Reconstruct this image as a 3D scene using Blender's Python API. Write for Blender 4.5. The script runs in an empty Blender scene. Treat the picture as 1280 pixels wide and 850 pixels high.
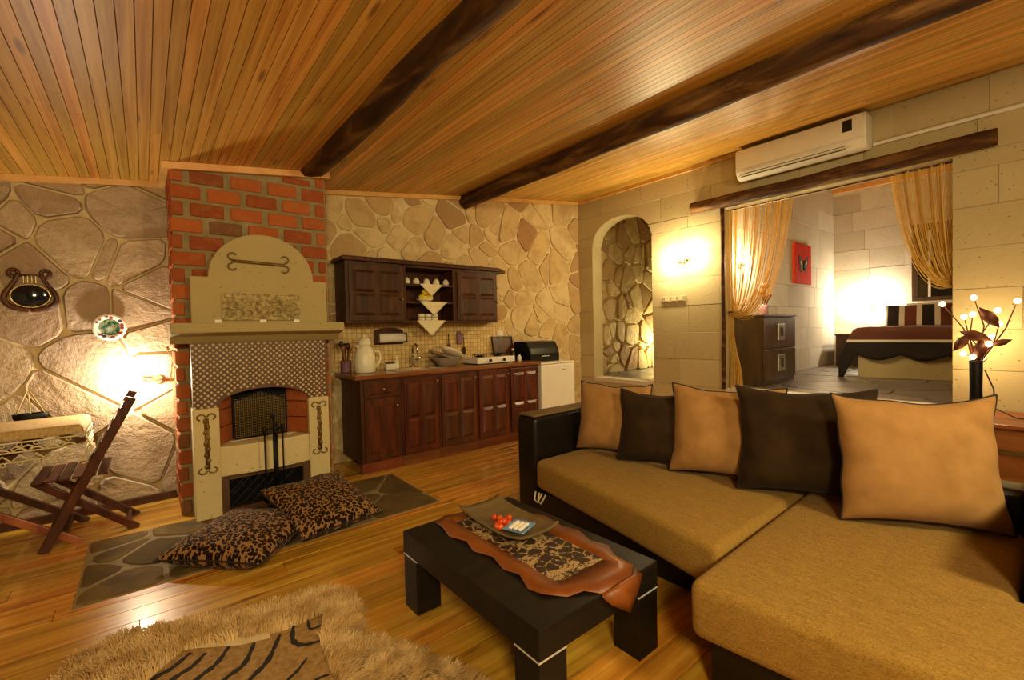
import bpy, bmesh, math, random
from mathutils import Vector, Matrix, noise
random.seed(7)
sc = bpy.context.scene
COL = sc.collection
PI = math.pi

# ------------------------------------------------------------------ camera
F = 564.3; CH = 1.30
YAW, PITCH, ROLL = math.radians(39.16), math.radians(-1.33), math.radians(-1.27)
FW = Vector((math.sin(YAW)*math.cos(PITCH), math.cos(YAW)*math.cos(PITCH), math.sin(PITCH)))
_r = Vector((math.cos(YAW), -math.sin(YAW), 0)); _u = _r.cross(FW)
CR = _r*math.cos(ROLL) + _u*math.sin(ROLL); CU = -_r*math.sin(ROLL) + _u*math.cos(ROLL)
CAM = Vector((0, 0, CH))
cd = bpy.data.cameras.new('camera'); cam = bpy.data.objects.new('camera', cd); COL.objects.link(cam)
cd.sensor_width = 36.0; cd.lens = F/1280*36; cd.clip_start = .02
cam.matrix_world = Matrix((CR, CU, -FW)).transposed().to_4x4(); cam.location = CAM
sc.camera = cam
def ray(px, py): return FW + CR*((px-640)/F) - CU*((py-425)/F)
def onx(px, py, x): d = ray(px, py); return CAM + d*(x/d.x)
def ony(px, py, y): d = ray(px, py); return CAM + d*(y/d.y)
def onz(px, py, z): d = ray(px, py); return CAM + d*((z-CH)/d.z)

# ------------------------------------------------------------------ world, exposure
w = bpy.data.worlds.new('world'); sc.world = w; w.use_nodes = True
w.node_tree.nodes['Background'].inputs[0].default_value = (.02, .02, .03, 1)
w.node_tree.nodes['Background'].inputs[1].default_value = .5
vs = sc.view_settings
vs.view_transform = 'Standard'; vs.look = 'None'; vs.gamma = 1.0; vs.use_curve_mapping = False
vs.exposure = 0.1
sc.cycles.max_bounces = 8; sc.cycles.diffuse_bounces = 5; sc.cycles.sample_clamp_indirect = 6.0
sc.cycles.caustics_reflective = False; sc.cycles.caustics_refractive = False
WARM = (1.0, .80, .43); GOLD = (1.0, .72, .36); PALE = (1.0, .86, .64)
def lamp(name, loc, power, col, radius=.05, parent=None):
    l = bpy.data.lights.new(name, 'POINT'); l.energy = power; l.color = col; l.shadow_soft_size = radius
    o = bpy.data.objects.new(name, l); COL.objects.link(o); o.location = loc
    if parent: o.parent = parent
    return o
def area(name, loc, target, power, col, size):
    l = bpy.data.lights.new(name, 'AREA'); l.energy = power; l.color = col; l.shape = 'DISK'; l.size = size
    o = bpy.data.objects.new(name, l); COL.objects.link(o); o.location = loc
    o.rotation_euler = (Vector(target)-Vector(loc)).to_track_quat('-Z', 'Y').to_euler()
    return o
# lamp powers, then two made-up fill lights out of view behind the camera
P_HALL, P_WALL, P_BED, P_CURT, P_PASS, P_TWIG = 32, 28, 30, 34, 60, 6.0
area('added_fill_light', (-.5, -1.2, 2.2), (1.6, 2.6, .9), 80, WARM, .6)
area('added_fill_light', (1.9, -1.5, 2.45), (2.2, 2.0, .6), 60, WARM, .5)

# ------------------------------------------------------------------ materials
def lin(c):
    if isinstance(c, str): c = [int(c[i:i+2], 16)/255 for i in (0, 2, 4)]
    return tuple((x/12.92 if x <= .04045 else ((x+.055)/1.055)**2.4) for x in c) + (1,)
class NT:
    def __init__(s, name):
        s.m = bpy.data.materials.new(name); s.m.use_nodes = True; s.t = s.m.node_tree
        s.b = s.t.nodes['Principled BSDF']
    def n(s, typ, **kw):
        nd = s.t.nodes.new('ShaderNode'+typ)
        for k, v in kw.items(): setattr(nd, k, v)
        return nd
    def l(s, a, b): s.t.links.new(a, b)
    def coord(s, scale=(1, 1, 1), rand=True, kind='Object', rot=(0, 0, 0)):
        tc = s.n('TexCoord'); mp = s.n('Mapping'); mp.inputs['Scale'].default_value = scale; mp.inputs['Rotation'].default_value = rot
        s.l(tc.outputs[kind], mp.inputs['Vector'])
        if rand:
            oi = s.oi(); ma = s.n('Math', operation='MULTIPLY'); ma.inputs[1].default_value = 37.0
            s.l(oi.outputs['Random'], ma.inputs[0]); s.l(ma.outputs[0], mp.inputs['Location'])
        return mp.outputs['Vector']
    def oi(s):
        if not hasattr(s, '_oi'): s._oi = s.n('ObjectInfo')
        return s._oi
    def noise(s, vec, scale=1, detail=4, rough=.55, dist=0):
        nd = s.n('TexNoise'); nd.inputs['Scale'].default_value = scale; nd.inputs['Detail'].default_value = detail
        nd.inputs['Roughness'].default_value = rough; nd.inputs['Distortion'].default_value = dist
        s.l(vec, nd.inputs['Vector']); return nd.outputs['Fac']
    def vor(s, vec, scale=1, feature='F1', out='Distance', rnd=1.0):
        nd = s.n('TexVoronoi', feature=feature); nd.inputs['Scale'].default_value = scale
        if 'Randomness' in nd.inputs: nd.inputs['Randomness'].default_value = rnd
        s.l(vec, nd.inputs['Vector']); return nd.outputs[out]
    def ramp(s, fac, stops, const=False):
        nd = s.n('ValToRGB'); cr = nd.color_ramp
        if const: cr.interpolation = 'CONSTANT'
        while len(cr.elements) < len(stops): cr.elements.new(.5)
        for e, (p, c) in zip(cr.elements, stops): e.position = p; e.color = lin(c)
        s.l(fac, nd.inputs[0]); return nd.outputs[0]
    def mix(s, fac, a, b, mode='MIX'):
        nd = s.n('Mix', data_type='RGBA', blend_type=mode)
        for k, v in ((0, fac), (6, a), (7, b)):
            if isinstance(v, (int, float)): nd.inputs[k].default_value = v
            elif isinstance(v, (str, tuple)): nd.inputs[k].default_value = lin(v)
            else: s.l(v, nd.inputs[k])
        return nd.outputs[2]
    def math(s, op, a, b=0.0, c=None):
        nd = s.n('Math', operation=op)
        for k, v in ((0, a), (1, b), (2, c)):
            if v is None: continue
            if isinstance(v, (int, float)): nd.inputs[k].default_value = v
            else: s.l(v, nd.inputs[k])
        return nd.outputs[0]
    def hsv(s, col, val=None, sat=None, hue=None):
        nd = s.n('HueSaturation'); s.l(col, nd.inputs['Color'])
        for k, v in (('Value', val), ('Saturation', sat), ('Hue', hue)):
            if v is None: continue
            if isinstance(v, (int, float)): nd.inputs[k].default_value = v
            else: s.l(v, nd.inputs[k])
        return nd.outputs[0]
    def bump(s, h, strength=.3, dist=.01):
        nd = s.n('Bump'); nd.inputs['Strength'].default_value = strength; nd.inputs['Distance'].default_value = dist
        s.l(h, nd.inputs['Height']); s.l(nd.outputs[0], s.b.inputs['Normal'])
    def set(s, col=None, rough=.5, metal=0, coat=0, spec=None, sheen=0):
        if col is not None:
            if isinstance(col, (str, tuple)): s.b.inputs['Base Color'].default_value = lin(col)
            else: s.l(col, s.b.inputs['Base Color'])
        if isinstance(rough, (int, float)): s.b.inputs['Roughness'].default_value = rough
        else: s.l(rough, s.b.inputs['Roughness'])
        s.b.inputs['Metallic'].default_value = metal; s.b.inputs['Coat Weight'].default_value = coat
        s.b.inputs['Coat Roughness'].default_value = .12
        if spec is not None: s.b.inputs['Specular IOR Level'].default_value = spec
        s.b.inputs['Sheen Weight'].default_value = sheen
        return s.m
M = {}
def pm(name, c1, c2, scale=(8, 8, 8), rough=.5, detail=4, bump=0, rand=.0, metal=0, coat=0, sheen=0, lo=.35, hi=.65, spec=None):
    t = NT(name); v = t.coord(scale); nz = t.noise(v, 1, detail)
    c = t.ramp(nz, [(lo, c1), (hi, c2)])
    if rand: c = t.hsv(c, val=t.math('MULTIPLY_ADD', t.oi().outputs['Random'], rand*2, 1-rand))
    if bump: t.bump(nz, bump, .01)
    M[name] = t.set(c, rough, metal, coat, spec, sheen); return M[name]
def woodmat(name, cols, scale, rough=.35, knots=True, rand=.25, coat=0, bump=.08, kscale=None, kcol='5a2a0c'):
    t = NT(name); v = t.coord(scale); g = t.noise(v, 1, 6, .6, .6)
    c = t.ramp(g, [(.28, cols[0]), (.5, cols[1]), (.72, cols[2])])
    c = t.hsv(c, val=t.math('MULTIPLY_ADD', t.oi().outputs['Random'], rand*2, 1-rand), hue=t.math('MULTIPLY_ADD', t.oi().outputs['Random'], -.022, .512))
    if knots:
        kv = t.coord(kscale or tuple(s*.35 for s in scale)); d = t.vor(kv, 1)
        k = t.ramp(d, [(.06, 'ffffff'), (.15, '000000')]); c = t.mix(t.math('MULTIPLY', k, .75), c, kcol)
    if bump: t.bump(g, bump, .004)
    M[name] = t.set(c, rough, 0, coat); return M[name]
woodmat('floor_pine', ('7c4a14', 'c08a2c', 'd8aa48'), (1.1, 20, 20), .33, True, .18, .3, .05, (2.2, 9, 3))
woodmat('ceiling_pine', ('a26c26', 'c8983f', 'dcb45c'), (30, .9, 30), .42, True, .2, 0, .05, (9, 1.6, 6), '5e3010')
woodmat('trim_pine', ('c89048', 'd8a45c', 'e2b46c'), (6, 6, 6), .45, False, .06)
woodmat('dark_log', ('22120a', '4c2e16', '8a6234'), (10, 1.8, 10), .7, True, .1, 0, 1.0, (5, 2.5, 5), '120803')
woodmat('cabinet_wood', ('2c1006', '4a1e0c', '683012'), (14, 14, 1.6), .36, False, .12, .12)
woodmat('cabinet_dark', ('2a1508', '43250f', '5c371a'), (14, 14, 1.6), .45, False, .1, 0)
woodmat('plinth_wood', ('4a2210', '6a3519', '7c4524'), (1.5, 12, 12), .4, False, .05)
woodmat('worktop_wood', ('5a3012', '7d4a20', '94602e'), (1.5, 14, 14), .28, False, .05, .4)
woodmat('chair_wood', ('2c1408', '48230f', '603416'), (14, 14, 2), .38, False, .12)
woodmat('chair_light', ('6a3416', '8c4f26', 'a5683a'), (14, 14, 2), .4, False, .08)
woodmat('wenge', ('0c0906', '15100b', '20180f'), (2, 16, 16), .5, False, .04)
woodmat('dresser_wood', ('342416', '4c3722', '5e4830'), (12, 12, 1.4), .4, False, .05)
woodmat('chest_wood', ('5c2c12', '7e4420', '96582c'), (14, 1.5, 14), .35, False, .05)
woodmat('fire_frame', ('3e2812', '54381c', '664828'), (14, 14, 2), .5, False, .1)
def stonemat(name, stops, rough=.75, bump=.5, vein='8a7350', scale=5):
    t = NT(name); v = t.coord((scale,)*3); a = t.noise(v, 1, 6, .6, .4); b = t.noise(v, 4, 5, .7)
    c = t.ramp(t.oi().outputs['Random'], stops, False)
    c = t.mix(t.ramp(a, [(.44, '000000'), (.66, 'd0d0d0')]), c, vein)
    c = t.mix(t.ramp(b, [(.5, '000000'), (.8, '707070')]), c, '5c4a34')
    t.bump(t.math('ADD', a, t.math('MULTIPLY', b, .45)), bump, .03)
    M[name] = t.set(c, rough); return M[name]
stonemat('kitchen_stone', [(0, 'cdb483'), (.2, 'd8c28e'), (.4, 'bca06c'), (.6, 'd2b880'), (.78, 'b4925e'), (.86, 'cdb27c'), (.93, '946a40'), (1, 'a88456')], .75, .9, 'a88654')
stonemat('hall_stone', [(0, 'ae9878'), (.2, 'c0aa86'), (.4, '9c8670'), (.6, 'b69e7a'), (.8, 'a68e78'), (1, 'c6ae84')], .7, .9, '94805f')
stonemat('slate_stone', [(0, '62502c'), (.3, '745f38'), (.6, '544424'), (1, '7c6840')], .85, .5, '40341e')
stonemat('floor_slab', [(0, '77706c'), (.3, '8a827c'), (.6, '6a6468'), (1, '938878')], .35, .35, '5c5450', 3)
def limemat(name, stops, bump=.25):
    t = NT(name); v = t.coord((3,)*3); a = t.noise(v, 1, 6, .6); b = t.noise(v, 9, 4, .7)
    hv = t.coord((19,)*3); h = t.vor(hv, 1); pit = t.ramp(h, [(.06, 'ffffff'), (.13, '000000')])
    c = t.ramp(t.oi().outputs['Random'], stops); c = t.mix(t.ramp(a, [(.45, '000000'), (.75, '909090')]), c, 'a8966e')
    c = t.mix(t.math('MULTIPLY', pit, .7), c, '6a5638')
    hgt = t.math('SUBTRACT', t.math('ADD', t.math('MULTIPLY', a, .5), t.math('MULTIPLY', b, .4)), pit)
    c = t.mix(t.ramp(b, [(.5, '000000'), (.72, '585858')]), c, '857450'); t.bump(hgt, bump, .012); M[name] = t.set(c, .88); return M[name]
limemat('limestone', [(0, 'b2a278'), (.35, 'baaa80'), (.7, 'ac9c70'), (1, 'bfaf86')], .5)
limemat('limestone_pale', [(0, 'cec4b0'), (.35, 'd8cebb'), (.7, 'c4b8a2'), (1, 'dcd2c0')])
limemat('fire_limestone', [(0, 'ccbc8a'), (1, 'd4c494')], .2)
limemat('shaded_limestone', [(0, 'a89866'), (1, 'b0a06e')], .25)  # pillar stone with the hood's weaker light put into its colour
pm('carved_stone', '8a7444', 'b8a876', (34,)*3, .8, 3, .2, 0, 0, 0, 0, .38, .56)
pm('mortar', 'c4b080', 'd8c696', (12,)*3, .9, 6, .5)
pm('mortar_grey', '80724e', '96865e', (14,)*3, .9, 6, .5)
pm('joint_lime', '9a8c6a', 'b0a27e', (10,)*3, .9, 4, .3)
pm('slab_grout', '7c6e4e', '8c7e5c', (14,)*3, .9, 5, .3)
t = NT('brick'); v = t.coord((14,)*3); a = t.noise(v, 1, 6, .65)
c = t.ramp(t.oi().outputs['Random'], [(0, '84421f'), (.3, '9c5026'), (.55, 'ae602e'), (.8, '8e4824'), (.92, '745034'), (1, '846446')])
c = t.mix(t.ramp(a, [(.5, '000000'), (.75, '909090')]), c, 'b08a66'); t.bump(a, .6, .02); M['brick'] = t.set(c, .85)
t = NT('tweed'); v = t.coord((420, 150, 420), False); a = t.noise(v, 1, 3, .7); v2 = t.coord((90, 22, 90), False); b = t.noise(v2, 1, 3, .6)
c = t.mix(t.math('MULTIPLY_ADD', b, .55, t.math('MULTIPLY', a, .55)), '563c14', 'bc984a'); c = t.mix(t.ramp(a, [(.38, 'b0b0b0'), (.5, '000000')]), c, '4c3414')
t.bump(a, .5, .004); M['tweed'] = t.set(c, .92, sheen=.03)
pm('black_leather', '0b0908', '16110d', (60,)*3, .36, 4, .12)
pm('tan_velvet', '96703e', 'a67e4c', (10,)*3, .85, 5, .08, 0, 0, 0, .08)
pm('brown_velvet', '2a1d0e', '352614', (10,)*3, .88, 5, .08, 0, 0, 0, .05)
pm('dark_piping', '1a120a', '241a10', (30,)*3, .8)
t = NT('leopard'); v = t.coord((1, 1, 1), False, 'UV'); n1 = t.n('TexNoise'); n1.inputs['Scale'].default_value = 22; t.l(v, n1.inputs['Vector'])
vv = t.n('VectorMath', operation='MULTIPLY_ADD'); t.l(n1.outputs['Color'], vv.inputs[0]); vv.inputs[1].default_value = (.02, .02, .02); t.l(v, vv.inputs[2])
d = t.vor(vv.outputs[0], 52, 'F1', 'Distance', .85); nb = t.noise(vv.outputs[0], 80, 2)
dk = t.math('LESS_THAN', t.math('ADD', d, t.math('MULTIPLY', nb, .28)), .68); core_ = t.math('LESS_THAN', t.math('ADD', d, t.math('MULTIPLY', nb, .3)), .30)
c = t.mix(dk, '8c683c', '160b05'); c = t.mix(core_, c, '4c2e14')
M['leopard'] = t.set(c, .85, sheen=.05)
pm('plaster', 'c6ba96', 'd4c8a6', (5,)*3, .9, 5, .1)
pm('white_enamel', 'e4dfd2', 'ece8dc', (3,)*3, .3, 2)
pm('ac_white', 'd8d2c0', 'dfdac8', (3,)*3, .38, 2)
pm('porcelain', 'ded6b8', 'e8e2c8', (4,)*3, .25, 2)
pm('cream_plastic', 'e0dbb8', 'e8e4c6', (4,)*3, .35, 2)
pm('chrome', 'cfcfcf', 'e0e0e0', (4,)*3, .12, 2, 0, 0, 1)
pm('silver', 'd8d8d6', 'e6e6e4', (4,)*3, .3, 2, 0, 0, 1)
pm('black_iron', '0c0b0a', '191613', (30,)*3, .5, 4, .2, 0, .6)
pm('brass', 'a8905a', 'c0aa70', (20,)*3, .3, 3, 0, 0, 1)
pm('bronze_scroll', '6a5024', '8a6c38', (30,)*3, .5, 4, .2, 0, .5)
pm('soot', '070605', '100d0b', (9,)*3, .95, 4, .2)
pm('black_plastic', '0a0a0a', '131312', (8,)*3, .3, 2)
pm('dark_glass', '0a1014', '10181e', (6,)*3, .08, 2)
pm('lace', 'd9cfa4', 'e6deba', (90,)*3, .9, 3, .4)
pm('cord_cream', 'cfc18e', 'dccf9e', (60,)*3, .85)
pm('paper', 'e6e0d0', 'eee9dc', (20,)*3, .9)
pm('lemon', 'd8b81c', 'e6cc34', (30,)*3, .45, 3, .2)
pm('grey_towel', '8c7c6a', 'a89884', (30,)*3, .9, 4, .3)
pm('mauve', '6a4650', '8a6670', (30,)*3, .7)
pm('red_canvas', 'c02c0a', 'd23c12', (20,)*3, .8, 4, .15)
pm('black_paint', '1a0e0a', '2a1610', (20,)*3, .7)
pm('white_paint', 'd8c8b0', 'e2d6c2', (20,)*3, .7)
pm('orange_satin', '6c3610', '864a17', (7,)*3, .42, 3, .15)
pm('berry', 'b8340e', 'd85a18', (30,)*3, .3, 2, 0, .2)
pm('tray_wood', '5e4e34', '72603f', (3, 18, 3), .5, 4)
pm('blue_glaze', '5c7ca8', '7c9cc4', (25,)*3, .2, 3)
pm('fur', 'a8854e', 'd0b27c', (9,)*3, .8, 4, 0, 0)
pm('fur_base', '8a6a3c', 'a88650', (25,)*3, .95, 4)
pm('hide_trim', 'c9b68c', 'd6c69e', (20,)*3, .9)
pm('string_gold', 'dcb850', 'ecd078', (20,)*3, .6, 2)
_t = M['string_gold'].node_tree; _tr = _t.nodes.new('ShaderNodeBsdfTranslucent'); _tr.inputs[0].default_value = lin('f0d078'); _mx = _t.nodes.new('ShaderNodeMixShader'); _mx.inputs[0].default_value = .45
_t.links.new(_t.nodes['Principled BSDF'].outputs[0], _mx.inputs[1]); _t.links.new(_tr.outputs[0], _mx.inputs[2]); _t.links.new(_mx.outputs[0], _t.nodes['Material Output'].inputs[0])
pm('band_metal', 'dededa', 'eaeae6', (4,)*3, .3, 2, 0, 0, .45)
pm('leaf_brown', '50220e', '6c3418', (25,)*3, .6)
pm('rose_petal', '8a4a3c', 'b07058', (30,)*3, .7)
pm('pink_glass', 'a8808c', 'c09aa4', (10,)*3, .15)
pm('tablecloth', 'a88c58', 'c4a870', (70, 70, 30), .9, 4, .3)
pm('straw', 'b89658', 'ccae70', (40,)*3, .85)
pm('dark_olive', '22241a', '30321f', (20,)*3, .8)
for k_, sp_ in (('brown_velvet', .12), ('tan_velvet', .15), ('tweed', .1), ('leopard', .12), ('slate_stone', .2), ('wenge', .3), ('cabinet_dark', .3), ('black_leather', .35), ('dark_log', .2), ('tray_wood', .3), ('fur', .2), ('brick', .2), ('chair_wood', .3), ('red_canvas', .08)):
    M[k_].node_tree.nodes['Principled BSDF'].inputs['Specular IOR Level'].default_value = sp_
def emis(name, col, strength):
    t = NT(name); t.b.inputs['Base Color'].default_value = (*col, 1); t.b.inputs['Emission Color'].default_value = (*col, 1); t.b.inputs['Emission Strength'].default_value = strength
    M[name] = t.m
emis('bulb_glow', (1, .78, .42), 28); emis('small_bulb', (1, .70, .30), 9)
# mosaic backsplash
t = NT('mosaic'); v = t.coord((1, 1, 1), False); sp = t.n('SeparateXYZ'); t.l(v, sp.inputs[0])
cb = t.n('CombineXYZ'); t.l(sp.outputs['X'], cb.inputs['X']); t.l(sp.outputs['Z'], cb.inputs['Y'])
bt = t.n('TexBrick'); t.l(cb.outputs[0], bt.inputs['Vector']); bt.offset = 0; bt.inputs['Scale'].default_value = 1
for k, val in (('Brick Width', .048), ('Row Height', .048), ('Mortar Size', .0035), ('Bias', 0)): bt.inputs[k].default_value = val
bt.inputs['Color1'].default_value = lin('c4a060'); bt.inputs['Color2'].default_value = lin('dcc080'); bt.inputs['Mortar'].default_value = lin('98804e')
t.bump(bt.outputs['Fac'], -.3, .004); M['mosaic'] = t.set(bt.outputs['Color'], .45)
pm('hide_tan', '80622f', 'a0804c', (40,)*3, .9, 4, .15)
pm('stripe_black', '120c07', '1c130b', (40,)*3, .9)
# runner centre: dark brown with pale embroidered sprigs
t = NT('embroidery'); v = t.coord((1, 1, 1), False); d = t.vor(v, 17, 'DISTANCE_TO_EDGE'); nz = t.noise(v, 90, 3, .7); k = t.math('MULTIPLY', t.math('LESS_THAN', d, .05), t.math('GREATER_THAN', nz, .49))
d2 = t.vor(v, 17, 'F2'); d1 = t.vor(v, 17, 'F1'); k2 = t.math('MULTIPLY', t.math('GREATER_THAN', t.math('ADD', d1, d2), 1.32), t.math('GREATER_THAN', nz, .46)); k = t.math('MAXIMUM', k, k2)
c = t.mix(k, '2e1b0c', 'a88c5c'); M['embroidery'] = t.set(c, .7)
# painted plate
t = NT('plate_paint'); v = t.coord((1, 1, 1), False); sp = t.n('SeparateXYZ'); t.l(v, sp.inputs[0])
r2 = t.math('SQRT', t.math('ADD', t.math('POWER', sp.outputs['X'], 2), t.math('POWER', sp.outputs['Z'], 2)))
col = t.vor(v, 32, 'F1', 'Color'); dd = t.vor(v, 32, 'F1')
inner = t.ramp(t.noise(v, 45, 2), [(.35, '16243a'), (.48, '2f5a34'), (.56, '7a8a6a'), (.7, '7a2a20')])
dots = t.mix(t.math('LESS_THAN', dd, .42), 'e4dccc', t.ramp(t.n('SeparateColor').outputs[0], [(0, '8a3020'), (1, '8a3020')]))
sepc = [n for n in t.t.nodes if n.bl_idname == 'ShaderNodeSeparateColor'][0]; t.l(col, sepc.inputs[0])
rp = [n for n in t.t.nodes if n.bl_idname == 'ShaderNodeValToRGB'][-1]
rp.color_ramp.elements[0].color = lin('9a3a24'); rp.color_ramp.elements[1].color = lin('24365e')
c = t.mix(t.math('LESS_THAN', r2, .062), dots, inner); c = t.mix(t.math('GREATER_THAN', r2, .088), c, 'e4dccc'); M['plate_paint'] = t.set(c, .25)
def zbands(name, bands, axis='Z', rough=.9, bump=True):
    t = NT(name); v = t.coord((1, 1, 1), False); sp = t.n('SeparateXYZ'); t.l(v, sp.inputs[0])
    c = bands[0][1]; out = None
    for lo, colr in bands[1:]:
        c = t.mix(t.math('GREATER_THAN', sp.outputs[axis], lo), c, colr)
    if bump: t.bump(t.noise(v, 60, 3), .2, .004)
    M[name] = t.set(c, rough); return M[name]

# ------------------------------------------------------------------ geometry helpers
class MB:
    def __init__(s): s.v = []; s.f = []; s.uv = None
    def add(s, vs, fs):
        o = len(s.v); s.v += [tuple(p) for p in vs]; s.f += [tuple(i+o for i in f) for f in fs]; return s
    def box(s, x0, x1, y0, y1, z0, z1):
        return s.add([(x0,y0,z0),(x1,y0,z0),(x1,y1,z0),(x0,y1,z0),(x0,y0,z1),(x1,y0,z1),(x1,y1,z1),(x0,y1,z1)],
                     [(0,3,2,1),(4,5,6,7),(0,1,5,4),(1,2,6,5),(2,3,7,6),(3,0,4,7)])
    def frustum(s, x0, x1, z0, z1, y0, y1, ins):   # raised panel facing -Y
        return s.add([(x0,y1,z0),(x1,y1,z0),(x1,y1,z1),(x0,y1,z1),(x0+ins,y0,z0+ins),(x1-ins,y0,z0+ins),(x1-ins,y0,z1-ins),(x0+ins,y0,z1-ins)],
                     [(0,1,2,3),(4,7,6,5),(0,4,5,1),(1,5,6,2),(2,6,7,3),(3,7,4,0)])
    def prism(s, poly, axis, a, b):
        n = len(poly)
        def P(p, d): return (d, p[0], p[1]) if axis == 'x' else (p[0], d, p[1]) if axis == 'y' else (p[0], p[1], d)
        return s.add([P(p, a) for p in poly]+[P(p, b) for p in poly], [tuple(range(n))[::-1], tuple(range(n, 2*n))]+[(i, (i+1) % n, (i+1) % n+n, i+n) for i in range(n)])
    def tube(s, pts, r, n=8, caps=True):
        pts = [Vector(p) for p in pts]; m = len(pts); rs = r if isinstance(r, (list, tuple)) else [r]*m
        vs = []; fs = []; prev = None
        for i, p in enumerate(pts):
            d = (pts[min(i+1, m-1)]-pts[max(i-1, 0)]); d = d.normalized() if d.length else Vector((0, 0, 1))
            if prev is None: a = d.orthogonal().normalized()
            else: a = (prev-d*prev.dot(d)); a = a.normalized() if a.length > 1e-6 else d.orthogonal().normalized()
            prev = a; b = d.cross(a)
            for k in range(n): q = 2*PI*k/n; vs.append(p+(a*math.cos(q)+b*math.sin(q))*rs[i])
        for i in range(m-1):
            for k in range(n): fs.append((i*n+k, i*n+(k+1) % n, (i+1)*n+(k+1) % n, (i+1)*n+k))
        if caps: fs += [tuple(range(n))[::-1], tuple((m-1)*n+k for k in range(n))]
        return s.add(vs, fs)
    def lathe(s, prof, n=20, c=(0, 0, 0), axis='z'):
        vs = []; fs = []; m = len(prof); c = Vector(c)
        for r, h in prof:
            for k in range(n):
                q = 2*PI*k/n; x, y = r*math.cos(q), r*math.sin(q)
                vs.append(c+Vector((x, y, h) if axis == 'z' else (x, h, y) if axis == 'y' else (h, x, y)))
        for i in range(m-1):
            for k in range(n): fs.append((i*n+k, i*n+(k+1) % n, (i+1)*n+(k+1) % n, (i+1)*n+k))
        fs += [tuple(range(n)), tuple((m-1)*n+k for k in range(n))]
        return s.add(vs, fs)
    def ball(s, c, r, n=10, sx=1, sy=1, sz=1):
        c = Vector(c); vs = [c+Vector((0, 0, r*sz))]; fs = []; m = n//2
        for i in range(1, m):
            t = PI*i/m
            for k in range(n): q = 2*PI*k/n; vs.append(c+Vector((r*sx*math.sin(t)*math.cos(q), r*sy*math.sin(t)*math.sin(q), r*sz*math.cos(t))))
        vs.append(c-Vector((0, 0, r*sz))); L = len(vs)-1
        for k in range(n): fs += [(0, 1+k, 1+(k+1) % n), (L, L-n+(k+1) % n, L-n+k)]
        for i in range(m-2):
            for k in range(n): a = 1+i*n+k; b = 1+i*n+(k+1) % n; fs.append((a, a+n, b+n, b))
        return s.add(vs, fs)
    def grid(s, fn, nu, nv, close=False):
        vs = [fn(i/nu, j/nv) for j in range(nv+1) for i in range(nu+1)]
        return s.add(vs, [(j*(nu+1)+i, j*(nu+1)+i+1, (j+1)*(nu+1)+i+1, (j+1)*(nu+1)+i) for j in range(nv) for i in range(nu)])
    def build(s, name, mat, parent=None, smooth=False, bevel=0, center=False, solid=0, seg=2, fix=True):
        me = bpy.data.meshes.new(name); vs = s.v; loc = Vector((0, 0, 0))
        if center:
            lo = Vector([min(p[i] for p in vs) for i in range(3)]); hi = Vector([max(p[i] for p in vs) for i in range(3)])
            loc = (lo+hi)/2; loc.z = lo.z if center == 'base' else loc.z
            vs = [tuple(Vector(p)-loc) for p in vs]
        me.from_pydata(vs, [], s.f)
        if fix:
            bm = bmesh.new(); bm.from_mesh(me); bmesh.ops.recalc_face_normals(bm, faces=bm.faces); bm.to_mesh(me); bm.free()
        if smooth: me.polygons.foreach_set('use_smooth', [True]*len(me.polygons))
        me.materials.append(M[mat] if isinstance(mat, str) else mat)
        o = bpy.data.objects.new(name, me); COL.objects.link(o); o.location = loc
        if parent: o.parent = parent
        if solid: md = o.modifiers.new('solid', 'SOLIDIFY'); md.thickness = solid; md.offset = 0
        if bevel: md = o.modifiers.new('bevel', 'BEVEL'); md.width = bevel; md.segments = seg; md.limit_method = 'ANGLE'; md.angle_limit = math.radians(40)
        return o
def tag(o, label, cat, group=None):
    o['label'] = label; o['category'] = cat
    if group: o['group'] = group
    return o
def struct(o): o['kind'] = 'structure'; return o
def stuff(o): o['kind'] = 'stuff'; return o
def thing(name, label, cat, loc=(0, 0, 0), rotz=0, group=None):
    o = bpy.data.objects.new(name, None); COL.objects.link(o); o.location = loc; o.rotation_euler = (0, 0, rotz); o.empty_display_size = .05
    return tag(o, label, cat, group)
def dup(root, loc, rotz=None, label=None):
    r = root.copy(); COL.objects.link(r); r.location = loc
    if rotz is not None: r.rotation_euler = (0, 0, rotz)
    if label: r['label'] = label
    for ch in list(root.children):
        c = ch.copy(); COL.objects.link(c); c.parent = r
        for g in ch.children:
            d = g.copy(); COL.objects.link(d); d.parent = c
    return r
def B(*a): return MB().box(*a)
def bez(p0, p1, p2, p3, n):
    p0, p1, p2, p3 = map(Vector, (p0, p1, p2, p3))
    return [p0*(1-t)**3+p1*3*t*(1-t)**2+p2*3*t*t*(1-t)+p3*t**3 for t in [i/n for i in range(n+1)]]

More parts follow.
